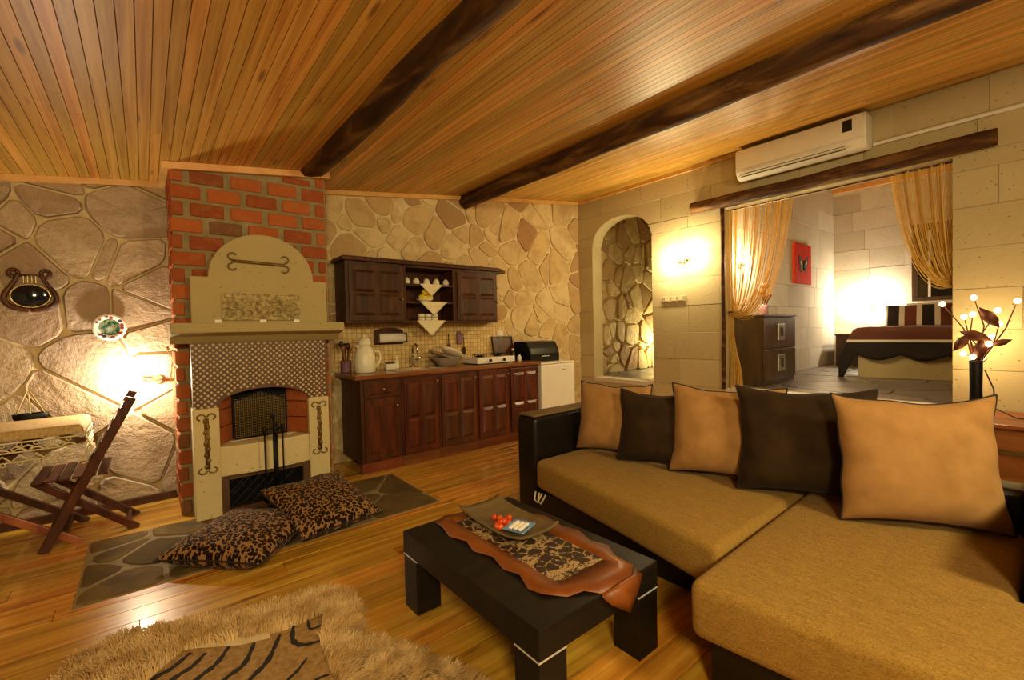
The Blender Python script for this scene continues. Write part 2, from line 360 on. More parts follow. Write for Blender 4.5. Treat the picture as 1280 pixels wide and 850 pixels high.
def clip(poly, n, d):      # keep n.p <= d
    out = []
    for i in range(len(poly)):
        a, b = poly[i], poly[(i+1) % len(poly)]; da = n[0]*a[0]+n[1]*a[1]-d; db = n[0]*b[0]+n[1]*b[1]-d
        if da <= 0: out.append(a)
        if (da < 0 < db) or (db < 0 < da): t = da/(da-db); out.append((a[0]+(b[0]-a[0])*t, a[1]+(b[1]-a[1])*t))
    return out
def voronoi(x0, x1, z0, z1, size, gap, seed=1, asp=1.0, wvar=.35):
    rnd = random.Random(seed); pts = []; area_ = (x1-x0)*(z1-z0); tries = 0
    n = int(area_/(size*size))
    while len(pts) < n and tries < 20000:
        tries += 1; p = (rnd.uniform(x0-.1, x1+.1), rnd.uniform(z0-.1, z1+.1))
        if all(((p[0]-q[0])/asp)**2+(p[1]-q[1])**2 > (size*.50)**2 for q in pts): pts.append(p)
    wt = [rnd.uniform(-1, 1)*wvar*size*size*.5 for _ in pts]; cells = []
    for i, p in enumerate(pts):
        poly = [(x0, z0), (x1, z0), (x1, z1), (x0, z1)]
        for j in sorted(range(len(pts)), key=lambda j: (pts[j][0]-p[0])**2+(pts[j][1]-p[1])**2)[1:22]:
            q = pts[j]; dx, dz = q[0]-p[0], q[1]-p[1]; L = math.hypot(dx, dz)
            nrm = (dx/L, dz/L); mid = (p[0]*nrm[0]+p[1]*nrm[1])+L/2+(wt[i]-wt[j])/(2*L)-gap/2*rnd.uniform(.6, 1.4)
            poly = clip(poly, nrm, mid)
            if len(poly) < 3: break
        if len(poly) < 3: continue
        a = abs(sum(poly[k][0]*poly[(k+1) % len(poly)][1]-poly[(k+1) % len(poly)][0]*poly[k][1] for k in range(len(poly))))/2
        if a > size*size*.06: cells.append(poly)
    return cells
def cut_corners(poly, k=.18):
    out = []; n = len(poly)
    for i in range(n):
        a, b, c = poly[i-1], poly[i], poly[(i+1) % n]
        for o in (a, c):
            L = math.hypot(o[0]-b[0], o[1]-b[1]); kk = min(k, .035/L) if L > 1e-6 else 0
            out.append((b[0]+(o[0]-b[0])*kk, b[1]+(o[1]-b[1])*kk))
    return out
def stone(name, poly, to3, depth, mat, parent, rnd, edge=.014):
    poly = cut_corners(poly, .3); n = len(poly); cx = sum(p[0] for p in poly)/n; cz = sum(p[1] for p in poly)/n
    tx, tz = rnd.uniform(-.05, .05), rnd.uniform(-.05, .05); mb = MB(); rings = []
    for off, dd in ((0, -.004), (.002, depth*.55), (edge, depth)):
        rg = []
        for p in poly:
            L = math.hypot(p[0]-cx, p[1]-cz); k = max(0, 1-off/L) if L else 1
            x, z = cx+(p[0]-cx)*k, cz+(p[1]-cz)*k
            d = dd if dd < 0 else dd*(1+rnd.uniform(-.12, .12))+((x-cx)*tx+(z-cz)*tz if dd == depth else 0)
            rg.append(to3(x, z, max(d, -.004)))
        rings.append(rg)
    top = to3(cx, cz, depth*1.04); vs = rings[0]+rings[1]+rings[2]+[top]; fs = []
    for r in range(2):
        for i in range(n): fs.append((r*n+i, r*n+(i+1) % n, (r+1)*n+(i+1) % n, (r+1)*n+i))
    fs += [(2*n+i, 2*n+(i+1) % n, 3*n) for i in range(n)]
    return mb.add(vs, fs).build(name, mat, parent, smooth=False, center=True)
# ------------------------------------------------------------------ the room shell
YW, XR, XL, YF = 4.60, 5.06, -1.95, -2.3      # back wall, right wall, left wall, wall behind the camera
ZB = .58                                      # raised floor of the bedroom and the passage
XB, YBL, YBR = 9.31, 2.55, -1.2               # bedroom back wall, its left and right wall
def zc(x): return 3.165-.127*(XR-x)           # sloping board ceiling
# floor of pine planks
fl = struct(B(XL, XR, YF, YW+.2, -.08, -.022).build('floor', 'mortar_grey'))
rnd = random.Random(3); y = YF; row = 0
while y < YW-.01:
    wd = .128; x = XL-rnd.uniform(0, 1.8)
    while x < XR:
        L = rnd.uniform(2.0, 3.1); a, b = max(x, XL), min(x+L, XR)
        if b-a > .05:
            o = B(a+.001, b-.001, y+.0012, min(y+wd, YW)-.0012, -.022, 0).build('plank', 'floor_pine', fl, bevel=.0015, center=True, seg=1)
        x += L
    y += wd; row += 1
# ceiling of narrow boards along the slope
ce = struct(MB().add([(XL, YF, zc(XL)+.02), (XR, YF, zc(XR)+.02), (XR, YW, zc(XR)+.02), (XL, YW, zc(XL)+.02), (XL, YF, zc(XL)+.12), (XR+.2, YF, zc(XR)+.12), (XR+.2, YW, zc(XR)+.12), (XL, YW, zc(XL)+.12)],
    [(0,3,2,1),(4,5,6,7),(0,1,5,4),(1,2,6,5),(2,3,7,6),(3,0,4,7)]).build('ceiling', 'cabinet_wood'))
x = XL; bw = .056
while x < XR-.01:
    x1 = min(x+bw, XR); cut = rnd.uniform(YF+1.5, YW-.8)
    segs = [(YF, cut), (cut, YW)] if rnd.random() < .55 else [(YF, YW)]
    for a, b in segs:
        p, q = x+.0018, x1-.0018
        MB().add([(p, a+.001, zc(p)), (q, a+.001, zc(q)), (q, b-.001, zc(q)), (p, b-.001, zc(p)), (p-.002, a, zc(p)+.02), (q+.002, a, zc(q)+.02), (q+.002, b, zc(q)+.02), (p-.002, b, zc(p)+.02)],
            [(0,3,2,1),(4,5,6,7),(0,1,5,4),(1,2,6,5),(2,3,7,6),(3,0,4,7)]).build('board', 'ceiling_pine', ce, center=True)
    x += bw
# back wall of crazy-laid stone (kitchen side and fireplace side)
CX0, CX1, CY0 = .17, 1.265, 4.05              # chimney breast
wb = struct(B(XL-.2, XR, YW, YW+.25, -.08, 3.3).build('wall_back', 'mortar'))
to_back = lambda x, z, d: (x, YW-.001-d, z)
def hidden(poly, rects):
    return any(all(r[0] <= p[0] <= r[1] and r[2] <= p[1] <= r[3] for p in poly) for r in rects)
rk = random.Random(11)
for poly in voronoi(XL, CX0+.3, 0, 2.62, .30, .014, 5, 1.25, .6):
    poly = clip(poly, (-.127, 1), zc(0)-.015)
    if len(poly) > 2 and not hidden(poly, [(CX0, CX1, 0, 3)]): stone('stone', poly, to_back, rk.uniform(.018, .034), 'hall_stone', wb, rk)
for poly in voronoi(CX1-.15, XR, 0, 3.2, .255, .017, 9, 1.0, .7):
    poly = clip(poly, (-.127, 1), zc(0)-.015)
    if len(poly) > 2 and not hidden(poly, [(1.44, 3.75, 0, 1.4), (3.72, 4.36, 0, .85), (CX0, CX1, 0, 3)]):
        stone('stone', poly, to_back, rk.uniform(.008, .017), 'kitchen_stone', wb, rk, .007)
B(1.46, 3.62, YW-.032, YW-.002, .90, 1.42).build('tile_backsplash', 'mosaic', wb)
# limestone walls
def ashlar(par, ylo, yhi, rows, to3, mat, seed, L=(.42, .72), thick=.03, holes=(), archf=None, gap=.0025):
    """blocks between ylo and yhi; holes = (y0, y1, z0, z1); archf(y) = underside of an arch"""
    r = random.Random(seed)
    for z0, z1 in zip(rows[:-1], rows[1:]):
        segs = [(ylo, yhi)]
        for h in holes:
            if z0 < h[3]-.01 and z1 > h[2]+.01:
                segs = [s for a, b in segs for s in ((a, min(b, h[0])), (max(a, h[1]), b)) if s[1]-s[0] > .02]
        for a, b in segs:
            y = a-r.uniform(0, .3) if a == ylo else a
            while y < b-.001:
                e = y+r.uniform(*L)
                if b-e < .16: e = b
                p, q = max(y, a)+gap/2, min(e, b)-gap/2; pr = r.uniform(0, .004)
                if q-p > .01:
                    n = 1
                    if archf and any(archf(p+(q-p)*k/8) is not None and archf(p+(q-p)*k/8) > z0 for k in range(9)): n = 16
                    mb = MB(); lo = []
                    for k in range(n+1):
                        yy = p+(q-p)*k/n; t = archf(yy) if archf else None
                        lo.append((yy, min(max(z0+gap/2, t), z1-gap/2) if t is not None else z0+gap/2))
                    hi = [(v, z1-gap/2) for v, _ in lo]
                    if n == 1:
                        mb.prism([lo[0], lo[1], hi[1], hi[0]], 'x', 0, 1)
                    else:
                        for k in range(n):
                            if hi[k][1]-lo[k][1] > .003 or hi[k+1][1]-lo[k+1][1] > .003: mb.prism([lo[k], lo[k+1], hi[k+1], hi[k]], 'x', 0, 1)
                    if mb.v:
                        mb.v = [to3(v[1], v[2], -thick if v[0] == 1 else pr) for v in mb.v]
                        mb.build('stone_block', mat, par, bevel=.0025 if n == 1 else 0, center=True, seg=1)
                y = e
AY0, AY1, AZS, AZR = 3.35, 4.33, 2.47, .34    # passage arch: sides, spring, rise
OY0, OY1, OZ1 = .58, 2.42, 2.60               # bedroom opening
def archf(y):
    if y <= AY0+.002 or y >= AY1-.002: return None
    u = (y-(AY0+AY1)/2)/((AY1-AY0)/2); return AZS+AZR*math.sqrt(max(0, 1-u*u))
TH = .20
core = MB()   # the wall body behind the block faces, open at the arch and at the bedroom
for y0, y1, z0, z1 in ((YF, OY0, -.08, 3.2), (OY0, OY1, -.08, ZB), (OY0, OY1, OZ1, 3.2), (OY1, AY0, -.08, 3.2), (AY0, AY1, -.08, ZB), (AY1, YW, -.08, 3.2)):
    core.box(XR+.006, XR+TH, y0, y1, z0, z1)
N = 20
for k in range(N):
    ya, yb = AY0+(AY1-AY0)*k/N, AY0+(AY1-AY0)*(k+1)/N
    za, zb = (archf(ya) or AZS), (archf(yb) or AZS)
    core.prism([(ya, za), (yb, zb), (yb, 3.2), (ya, 3.2)], 'x', XR+.006, XR+TH)
wr = struct(core.build('wall_right', 'limestone'))
rows = [0, .27, ZB, .90, 1.22, 1.54, 1.86, 2.18, 2.47, OZ1, 2.89, 3.165]
ashlar(wr, YF, YW, rows, lambda y, z, d: (XR-d if d > 0 else XR-.001-.012-d*.6, y, z), 'limestone', 21,
       holes=[(OY0, OY1, ZB, OZ1), (AY0, AY1, ZB, AZS)], archf=archf)
# left wall and the wall behind the camera
struct(B(XL-.2, XL, YF-.2, YW, -.08, 3.0).build('wall_left', 'limestone'))
struct(B(XL-.2, XR+.2, YF-.2, YF, -.08, 3.3).build('wall_front', 'limestone'))
# raised floors
fb = struct(B(XR+TH, XB+.2, YBR-.2, YW+.2, .30, ZB-.012).build('floor_bedroom', 'slab_grout'))
rs = random.Random(4)
for poly in voronoi(XR+.02, XB, YBR, YW, .62, .02, 31, 1.3):
    if max(p[1] for p in poly) < -.2 : continue
    poly = cut_corners(poly, .2); MB().prism(poly, 'z', ZB-.012, ZB+rs.uniform(-.001, .001)).build('flagstone', 'floor_slab', fb, center=True)
B(XR-.005, XR+TH, OY0+.002, OY1-.002, ZB-.05, ZB+.004).build('threshold', 'limestone_pale', fb)
B(XR-.005, XR+TH, AY0+.002, AY1-.002, ZB-.05, ZB+.004).build('threshold', 'limestone_pale', fb)
# passage: stone wall beyond the arch
wp = struct(B(XR+TH, XB, YW, YW+.25, .3, 3.4).build('wall_passage', 'mortar'))
for poly in voronoi(XR+TH, 7.4, ZB, 3.3, .30, .03, 14, .8):
    stone('stone', poly, to_back, rk.uniform(.03, .055), 'kitchen_stone', wp, rk)
# bedroom walls and ceiling
brow = [ZB+.32*k for k in range(10)]+[3.62]
wbl = struct(B(XR+TH, XB+.2, YBL+.012, YBL+.2, .3, 3.7).build('wall_bedroom_left', 'joint_lime'))
ashlar(wbl, XR+TH, XB, brow, lambda x, z, d: (x, YBL-(d if d > 0 else -.02), z), 'limestone_pale', 41)
wbb = struct(B(XB+.012, XB+.2, YBR, YBL+.012, .3, 3.7).build('wall_bedroom_back', 'joint_lime'))
ashlar(wbb, YBR, YBL, brow, lambda y, z, d: (XB-(d if d > 0 else -.02), y, z), 'limestone_pale', 42)
struct(B(XR+TH, XB+.2, YBR-.2, YBR, .3, 3.7).build('wall_bedroom_right', 'limestone_pale'))
struct(B(XR, XB+.2, YBR-.2, YW+.25, 3.62, 3.8).build('ceiling_bedroom', 'ceiling_pine'))
struct(B(XR+.006, XR+TH, YF, YW, 3.18, 3.7).build('wall_upper', 'limestone_pale'))
struct(B(XB-.05, XB, YBR, YBL, 3.50, 3.60).build('trim_1', 'trim_pine', bevel=.006))
# bedroom window, dark outside
wn = struct(MB().box(XB-.04, XB+.01, .22, 1.52, 2.66, 2.74).box(XB-.04, XB+.01, .22, 1.52, 1.60, 1.66).box(XB-.04, XB+.01, 1.44, 1.52, 1.66, 2.66).box(XB-.04, XB+.01, .22, .30, 1.66, 2.66).build('window_1', 'cabinet_dark', bevel=.006))
B(XB-.018, XB-.008, .30, 1.44, 1.66, 2.66).build('pane', 'dark_glass', wn)
B(XB-.035, XB-.004, 1.30, 1.33, 1.66, 2.66).build('mullion', 'white_paint', wn)
B(XB-.12, XB-.04, .2, 1.5, 2.70, 2.76).build('pelmet', 'cabinet_dark', wn)
# pine cornices
def sloped(x0, x1, y0, y1, h, name):
    return struct(MB().add([(x0, y0, zc(x0)-h), (x1, y0, zc(x1)-h), (x1, y1, zc(x1)-h), (x0, y1, zc(x0)-h), (x0, y0, zc(x0)-.001), (x1, y0, zc(x1)-.001), (x1, y1, zc(x1)-.001), (x0, y1, zc(x0)-.001)],
        [(0,3,2,1),(4,5,6,7),(0,1,5,4),(1,2,6,5),(2,3,7,6),(3,0,4,7)]).build(name, 'trim_pine'))
sloped(XL, CX0-.04, YW-.05, YW, .045, 'trim_2'); sloped(CX1, XR-.03, YW-.05, YW, .045, 'trim_3')
sloped(CX0-.04, CX1+.02, CY0-.04, CY0+.0, .05, 'trim_4'); sloped(CX0-.045, CX0, CY0, YW-.0, .05, 'trim_5')
struct(B(XR-.035, XR-.002, 2.2, YW-.05, 3.12, 3.160).build('trim_6', 'trim_pine'))
struct(B(XL, CX0-.005, YW-.055, YW-.03, 0, .06).build('baseboard_back', 'chair_wood', bevel=.004))
# log beams
def log(name, pts, r, seed, mat, n=18, m=60, lump=.12):
    rr = random.Random(seed); mb = MB(); a, b = Vector(pts[0]), Vector(pts[1]); ax = (b-a).normalized(); s = ax.orthogonal().normalized(); u = ax.cross(s)
    ps = []; vs = []
    for i in range(m+1):
        t = i/m; c = a.lerp(b, t)+(s*noise.noise((t*4, seed, 0))+u*noise.noise((t*4, 0, seed)))*r*.12
        for k in range(n):
            q = 2*PI*k/n; d = s*math.cos(q)+u*math.sin(q)
            rad = r*(1+lump*noise.noise((d.x*1.4+seed, t*m*.14, d.z*1.4))+.05*noise.noise((d.x*5, t*m*.5, d.z*5+seed)))
            vs.append(c+d*rad)
    fs = [(i*n+k, i*n+(k+1) % n, (i+1)*n+(k+1) % n, (i+1)*n+k) for i in range(m) for k in range(n)]+[tuple(range(n)), tuple(m*n+k for k in range(n))]
    mb.add(vs, fs); return mb.build(name, mat, None, True)
e1 = ony(389, 203, 4.03); e2 = ony(583, 252, YW-.06)
tag(log('ceiling_beam', [(e1.x, 4.03, e1.z), (e1.x, YF, e1.z)], .135, 3, 'dark_log', lump=.2), 'rough dark log beam under the ceiling, butting against the brick chimney', 'beam')
tag(log('ceiling_beam', [(e2.x, YW-.04, e2.z+.01), (e2.x, YF, e2.z+.01)], .088, 8, 'dark_log', lump=.2), 'dark log beam under the ceiling, ending over the kitchen wall', 'beam')
tag(log('lintel_log', [(5.0, 2.76, 2.665), (5.0, .33, 2.665)], .062, 5, 'dark_log', 14, 40), 'dark log lintel over the wide bedroom opening', 'lintel')
tag(log('door_post', [(5.035, 2.425, ZB), (5.035, 2.425, 2.6)], .022, 6, 'dark_log', 10, 24), 'slim dark wooden post at the bedroom opening beside the string curtain', 'post')
# brick chimney breast
wc = struct(B(CX0+.012, CX1-.012, CY0+.012, YW, -.02, zc(CX1)).build('wall_chimney', 'mortar_grey'))
rb = random.Random(17); ch = .121
def brick(x0, x1, y0, y1, z0, z1): MB().box(x0, x1, y0, y1, z0, z1).build('brick', 'brick', wc, bevel=.006, center=True, seg=1)
for i in range(22):
    z0, z1 = i*ch+.006, i*ch+ch-.018
    x = CX0-(0 if i % 2 else .13)-rb.uniform(0, .03)
    while x < CX1:
        a, b = max(x, CX0), min(x+.236, CX1); lim = min(zc(a), zc(b))-.045
        vis = z1 > 1.36 or a < .30 or b > 1.13
        if b-a > .05 and vis and z0 < lim-.03: j = rb.uniform(-.004, .006); brick(a, b-.024, CY0-j, CY0+.03, z0+rb.uniform(-.003, .003), min(z1, lim))
        x += .256
    for sgn, xs in ((0, CX0), (1, CX1)):
        y = CY0+(.13 if i % 2 else .24)-.24
        while y < YW-.01:
            a, b = max(y, CY0+.035), min(y+.235, YW-.03)
            if b-a > .04 and z0 < zc(xs)-.08: j = rb.uniform(-.003, .005); brick(xs-j if not sgn else xs-.03, xs+.03 if not sgn else xs+j, a, b-.016, z0, min(z1, zc(xs)-.05))
            y += .25
# ------------------------------------------------------------------ fireplace
fp = thing('fireplace', 'stone fireplace with arched carved hood and mantel shelf against the brick chimney', 'fireplace', (0, 0, 0))
def arc(x0, x1, z0, rise, n, flip=False):
    c, a = (x0+x1)/2, (x1-x0)/2
    return [(c-a*math.cos(PI*k/n), z0+rise*math.sin(PI*k/n)) for k in range(n+1)]
hood = MB().prism([(.265, 1.39), (1.208, 1.39), (1.208, 1.735)]+arc(.375, 1.105, 1.735, .345, 24)[::-1]+[(.265, 1.735)], 'y', 3.955, CY0-.008).build('hood', 'shaded_limestone', fp, bevel=.008)
def carve(u, v):     # relief of scrolling leaves round a mask
    x = u*2-1; z = v*2-1; h = 0
    for cx, cz, s, tw in ((-.72, .1, .34, 1), (.72, .1, .34, -1), (-.38, -.35, .26, -1), (.38, -.35, .26, 1), (-.36, .5, .22, 1), (.36, .5, .22, -1), (-.85, -.6, .2, 1), (.85, -.6, .2, -1)):
        dx, dz = (x-cx)*1.35, (z-cz)*.62; r = math.hypot(dx, dz)
        if r < s: h += (.5+.5*math.cos(r*46-tw*math.atan2(dz, dx)*2))*(1-r/s)**.35
    r = math.hypot(x*2.2/.42, z/.8)
    if r < 1: h = max(h, 1.25*math.sqrt(1-r*r)*(.7+.3*math.cos(z*12)*math.cos(x*30)))
    h += .35*noise.noise((x*13, z*7, 2))
    return max(0, min(1.3, h))
def carved(u, v):
    e = min(u, 1-u, v*.5, (1-v)*.5); fr = .012 if e < .02 else 0
    return (.455+.535*u, 3.952-fr-(.034*carve(u, v) if e >= .02 else 0), 1.415+.205*v)
MB().grid(carved, 130, 54).build('carved_panel', 'carved_stone', hood, True, fix=False)
orn = MB().tube([(.53, 3.945, 1.862), (.89, 3.945, 1.852)], .012, 8)
for sx, x in ((-1, .53), (1, .89)):
    for sz in (-1, 1):
        orn.tube([(x+sx*.03*math.sin(q)*.9-sx*.0, 3.944, 1.857+sz*(.012+.026*(1-math.cos(q)))) for q in [k*PI*1.35/12 for k in range(13)]], .006, 6)
orn.build('scroll_ornament', 'bronze_scroll', hood, True)
MB().prism([(3.70, 1.325), (3.70, 1.392), (CY0-.004, 1.392), (CY0-.004, 1.25), (3.87, 1.25), (3.80, 1.30)], 'x', .135, 1.262).build('mantel_shelf', 'shaded_limestone', fp, bevel=.006)
YS = 3.86
top = [(.25, 1.25), (.25, .785), (.398, .785)]+arc(.398, 1.008, .785, .115, 20)+[(1.008, .785), (1.163, .785), (1.163, 1.25)]
fac = MB()
fac.prism([(.25, .785), (.398, .785), (.398, 1.25), (.25, 1.25)], 'y', YS, CY0-.006); fac.prism([(1.008, .785), (1.163, .785), (1.163, 1.25), (1.008, 1.25)], 'y', YS, CY0-.006)
ap = arc(.398, 1.008, .785, .115, 20)
for (xa, za), (xb, zb) in zip(ap[:-1], ap[1:]): fac.prism([(xa, za), (xb, zb), (xb, 1.25), (xa, 1.25)], 'y', YS, CY0-.006)
facing = fac.build('facing', 'fire_frame', fp)
lat = MB(); stp = .0205
for i in range(46):
    for j in range(25):
        if (i+j) % 2: continue
        x, z = .258+i*stp, .795+j*stp*.98
        if x > 1.155 or z > 1.245: continue
        u = (x-.703)/.305
        if abs(u) < 1 and z < .795+.115*math.sqrt(1-u*u)+.008: continue
        s = .0112; lat.add([(x-s, YS-.001, z), (x, YS-.001, z-s), (x+s, YS-.001, z), (x, YS-.001, z+s), (x-s*.6, YS-.007, z), (x, YS-.007, z-s*.6), (x+s*.6, YS-.007, z), (x, YS-.007, z+s*.6)],
            [(4, 5, 6, 7), (0, 1, 5, 4), (1, 2, 6, 5), (2, 3, 7, 6), (3, 0, 4, 7)])
stuff(lat.build('lattice_studs', 'hide_trim', fp))
for x0, x1, xo in ((.243, .400, 1), (1.004, 1.160, 1)):
    lg = B(x0, x1, YS-.03, CY0-.004, 0, .788).build('side_pillar', 'fire_limestone', fp, bevel=.007)
    c = (x0+x1)/2; om = MB().box(c-.014, c+.014, YS-.036, YS-.029, .36, .72)
    for k in range(9): om.ball((c+(.008 if k % 2 else -.008), YS-.036, .38+k*.04), .014, 8, 1, .5, 1.2)
    for sz, z in ((-1, .35), (1, .73)):
        for sx in (-1, 1): om.tube([(c+sx*(.006+.024*(1-math.cos(q))), YS-.035, z+sz*.02*math.sin(q)) for q in [k*PI*1.4/12 for k in range(13)]], .0055, 6)
    om.build('scroll_ornament', 'bronze_scroll', lg, True)
sil = [(.400, YS+.12), (.400, YS-.02)]+[(.400+.604*k/12, YS-.02-.045*math.sin(PI*k/12)) for k in range(13)]+[(1.004, YS+.12)]
MB().prism(sil, 'z', .285, .50).build('sill', 'fire_limestone', fp, bevel=.006)
B(.400, 1.004, YS+.115, CY0-.004, .30, .505).build('firebox_floor', 'fire_limestone', fp)
for x0, x1, xa in ((.400, .405, .50), (1.004, .999, .885)):     # splayed brick cheeks
    cheek = MB()
    for k in range(3):
        z0 = .508+k*.128; cheek.add([(x0, YS+.01, z0), (xa, CY0-.03, z0), (xa, CY0-.012, z0), (x0, CY0-.012, z0), (x0, YS+.01, z0+.12), (xa, CY0-.03, z0+.12), (xa, CY0-.012, z0+.12), (x0, CY0-.012, z0+.12)],
            [(0,3,2,1),(4,5,6,7),(0,1,5,4),(1,2,6,5),(2,3,7,6),(3,0,4,7)])
    cheek.build('brick_cheek', 'brick', fp)
B(.40, 1.004, CY0-.011, CY0-.004, .505, .95).build('firebox_back', 'soot', fp)
fs_ = MB().tube([(.51, 3.985, .515), (.51, 3.985, .80), (.60, 3.985, .83), (.69, 3.985, .865), (.78, 3.985, .83), (.87, 3.985, .79), (.87, 3.985, .515), (.51, 3.985, .515)], .006, 6).build('screen_frame', 'black_iron', fp)
mesh_ = MB()
for k in range(24): z = .525+k*.0125; mesh_.tube([(.512, 3.988, z), (.868, 3.988, z)], .0012, 4, False)
for k in range(26): x = .52+k*.0137; zt = .865-abs(x-.69)*.38; mesh_.tube([(x, 3.989, .52), (x, 3.989, zt)], .0012, 4, False)
stuff(mesh_.build('screen_mesh', 'brass', fp))
uf = MB()
for b_ in ((.402, .45, 0, .285), (.955, 1.003, 0, .285), (.45, .955, .245, .285), (.45, .955, 0, .03)): uf.box(b_[0], b_[1], YS-.005, YS+.05, b_[2], b_[3])
uf.build('log_store_frame', 'fire_frame', fp, bevel=.004)
B(.402, 1.003, YS+.09, YS+.10, 0, .285).build('log_store_back', 'soot', fp)
g = MB()
for k in range(-8, 22):
    for sg in (1, -1):
        xa = .45+k*.035; pts = []
        za, zb = .03, .245; xb = xa+sg*(zb-za)
        def cutx(x, z, x2, z2):
            return x, z
        a = (xa, za); b = (xb, zb)
        # clip to the frame
        t0, t1 = 0, 1; dx = xb-xa
        for lim, s in ((.45, 1), (.955, -1)):
            ta = (lim-xa)/dx
            if s*dx > 0: t0 = max(t0, ta)
            else: t1 = min(t1, ta)
        if t1-t0 > .05: g.tube([(xa+dx*t0, YS+.03, za+(zb-za)*t0), (xa+dx*t1, YS+.03, za+(zb-za)*t1)], .004, 5)
stuff(g.build('log_store_grille', 'black_iron', fp))
for px in (273, 329, 371):
    p = ony(px, 403, 3.74)
    tag(MB().box(-.022, .022, -.012, .012, 0, .004).box(-.02, .02, -.001, .001, .002, .022).build('paper_tag', 'paper'), 'white paper tag on the mantel shelf, '+{273: 'the one on the stone wall side', 329: 'under the middle of the carved panel', 371: 'the one nearest the kitchen'}[px], 'tag', 'paper tags on the mantel').location = (p.x, 3.74, 1.392)
# fire tools
ft = thing('fire_tool_set', 'black iron fire tool stand in front of the fireplace', 'fire tools', (.72, 3.70, .007))
MB().lathe([(.075, 0), (.075, .012), (.02, .03), (.01, .05)], 16).build('base', 'black_iron', ft, True)
MB().tube([(0, 0, .04), (0, 0, .68)], .008, 8).ball((0, 0, .69), .018, 8).build('pole', 'black_iron', ft, True)
MB().tube([(-.06, 0, .60), (.06, 0, .60)], .006, 6).tube([(0, -.05, .60), (0, .05, .60)], .006, 6).build('crossbar', 'black_iron', ft, True)
for k, (dx, dy) in enumerate(((-.06, 0), (.06, 0), (0, -.05), (.03, .045))):
    tl = MB().tube([(dx, dy, .09), (dx, dy, .56)], .0055, 6).lathe([(.005, .55), (.012, .57), (.014, .61), (.006, .63)], 8, (dx, dy, 0))
    if k % 2: tl.box(dx-.03, dx+.03, dy-.008, dy+.004, .06, .15)
    else: tl.lathe([(.008, .06), (.02, .08), (.02, .12), (.006, .14)], 8, (dx, dy, 0))
    tl.build('tool', 'black_iron', ft, True)
# stone hearth let into the planks
HX0, HX1, HY0, HY1 = -.31, 1.715, 3.007, 3.915
he = struct(B(HX0, HX1, HY0, HY1, -.02, .003).build('floor_hearth', 'slab_grout'))
rh = random.Random(8)
for poly in voronoi(HX0+.01, HX1-.01, HY0+.01, HY1-.005, .30, .026, 6, 1.7): stone('flagstone', poly, lambda x, y, d: (x, y, .003+max(d, 0)), rh.uniform(.003, .005), 'slate_stone', he, rh, .008)

# ------------------------------------------------------------------ kitchen
KY, KB = 4.045, YW-.04
edges = [1.505, ony(503, 530, KY).x, ony(550, 530, KY).x, ony(597, 520, KY).x, ony(637, 510, KY).x, 3.70]
def knob(par, x, y, z): MB().lathe([(.006, 0), (.006, -.012), (.014, -.02), (.012, -.03), (.002, -.034)], 10, (x, y, z), 'y').build('knob', 'brass', par, True)
def door(par, x0, x1, z0, z1, y, cols, rws, mat, kx=None, kz=None, name='door'):
    d = B(x0, x1, y-.018, y, z0, z1).build(name, mat, par, bevel=.003)
    mw, n = .045, cols; pw = (x1-x0-mw*(n+1)*.8)/n
    zs = [z0+mw]; 
    for f in rws: zs.append(zs[-1]+f*(z1-z0-2*mw))
    for i in range(n):
        xa = x0+mw*.8+i*(pw+mw*.8)
        for a, b in zip(zs[:-1], zs[1:]): MB().frustum(xa, xa+pw, a+.006, b-.006, y-.036, y-.017, .028).build('panel', mat, d)
    if kx is not None: knob(d, kx, y-.018, kz)
    return d
cl = ['drawer-topped dark red wood base cabinet beside the fireplace', 'dark red wood base cabinet with panelled door below the paper towel roll', 'dark red wood base cabinet with panelled door below the lemons', 'dark red wood base cabinet with panelled door under the gas hob', 'dark red wood base cabinet with panelled door next to the white fridge']
for i in range(5):
    x0, x1 = edges[i]+.0015, edges[i+1]-.0015
    c = thing('base_cabinet', cl[i], 'cabinet', ((x0+x1)/2, (KY+KB)/2, .0), 0, 'kitchen base cabinets'); h = (x1-x0)/2; fy = KY-(KY+KB)/2; by = KB-(KY+KB)/2
    B(-h, h, fy+.002, by, .10, .872).build('body', 'cabinet_dark' if i == 0 else 'cabinet_wood', c, bevel=.002)
    B(-h, h, fy+.006, fy+.05, .0, .098).build('plinth', 'plinth_wood', c)
    if i == 0:
        d = B(-h+.03, h-.03, fy-.016, fy+.002, .70, .845).build('drawer', 'cabinet_wood', c, bevel=.003)
        MB().frustum(-h+.06, h-.06, .72, .825, fy-.028, fy-.015, .02).build('panel', 'cabinet_wood', d); knob(d, 0, fy-.028, .772)
        door(c, -h+.03, h-.03, .12, .68, fy+.002, 2, (1,), 'cabinet_wood', h-.06, .61)
    else: door(c, -h+.02, h-.02, .12, .85, fy+.002, 2, (.46, .54), 'cabinet_wood', h-.04, .80)
wt = thing('worktop', 'long brown wooden kitchen worktop over the base cabinets', 'worktop', (2.58, 4.3, .873))
o4 = [(-1.13, -.285), (1.135, -.285), (1.135, .265), (-1.13, .265)]; i4 = [(-.62, -.16), (-.16, -.16), (-.16, .15), (-.62, .15)]
mb = MB(); mb.v = [(*q, z) for z in (0, .038) for q in o4+i4]
for k in range(4):
    j = (k+1) % 4; mb.f += [(k, j, j+8, k+8), (4+k, 12+k, 12+j, 4+j), (8+k, 8+j, 12+j, 12+k), (k, 4+k, 4+j, j)]
mb.build('slab', 'worktop_wood', wt, bevel=.004)
WZ = .912
s_ = thing('sink', 'stainless steel inset sink in the worktop under the tap', 'sink', (2.19, 4.295, WZ))
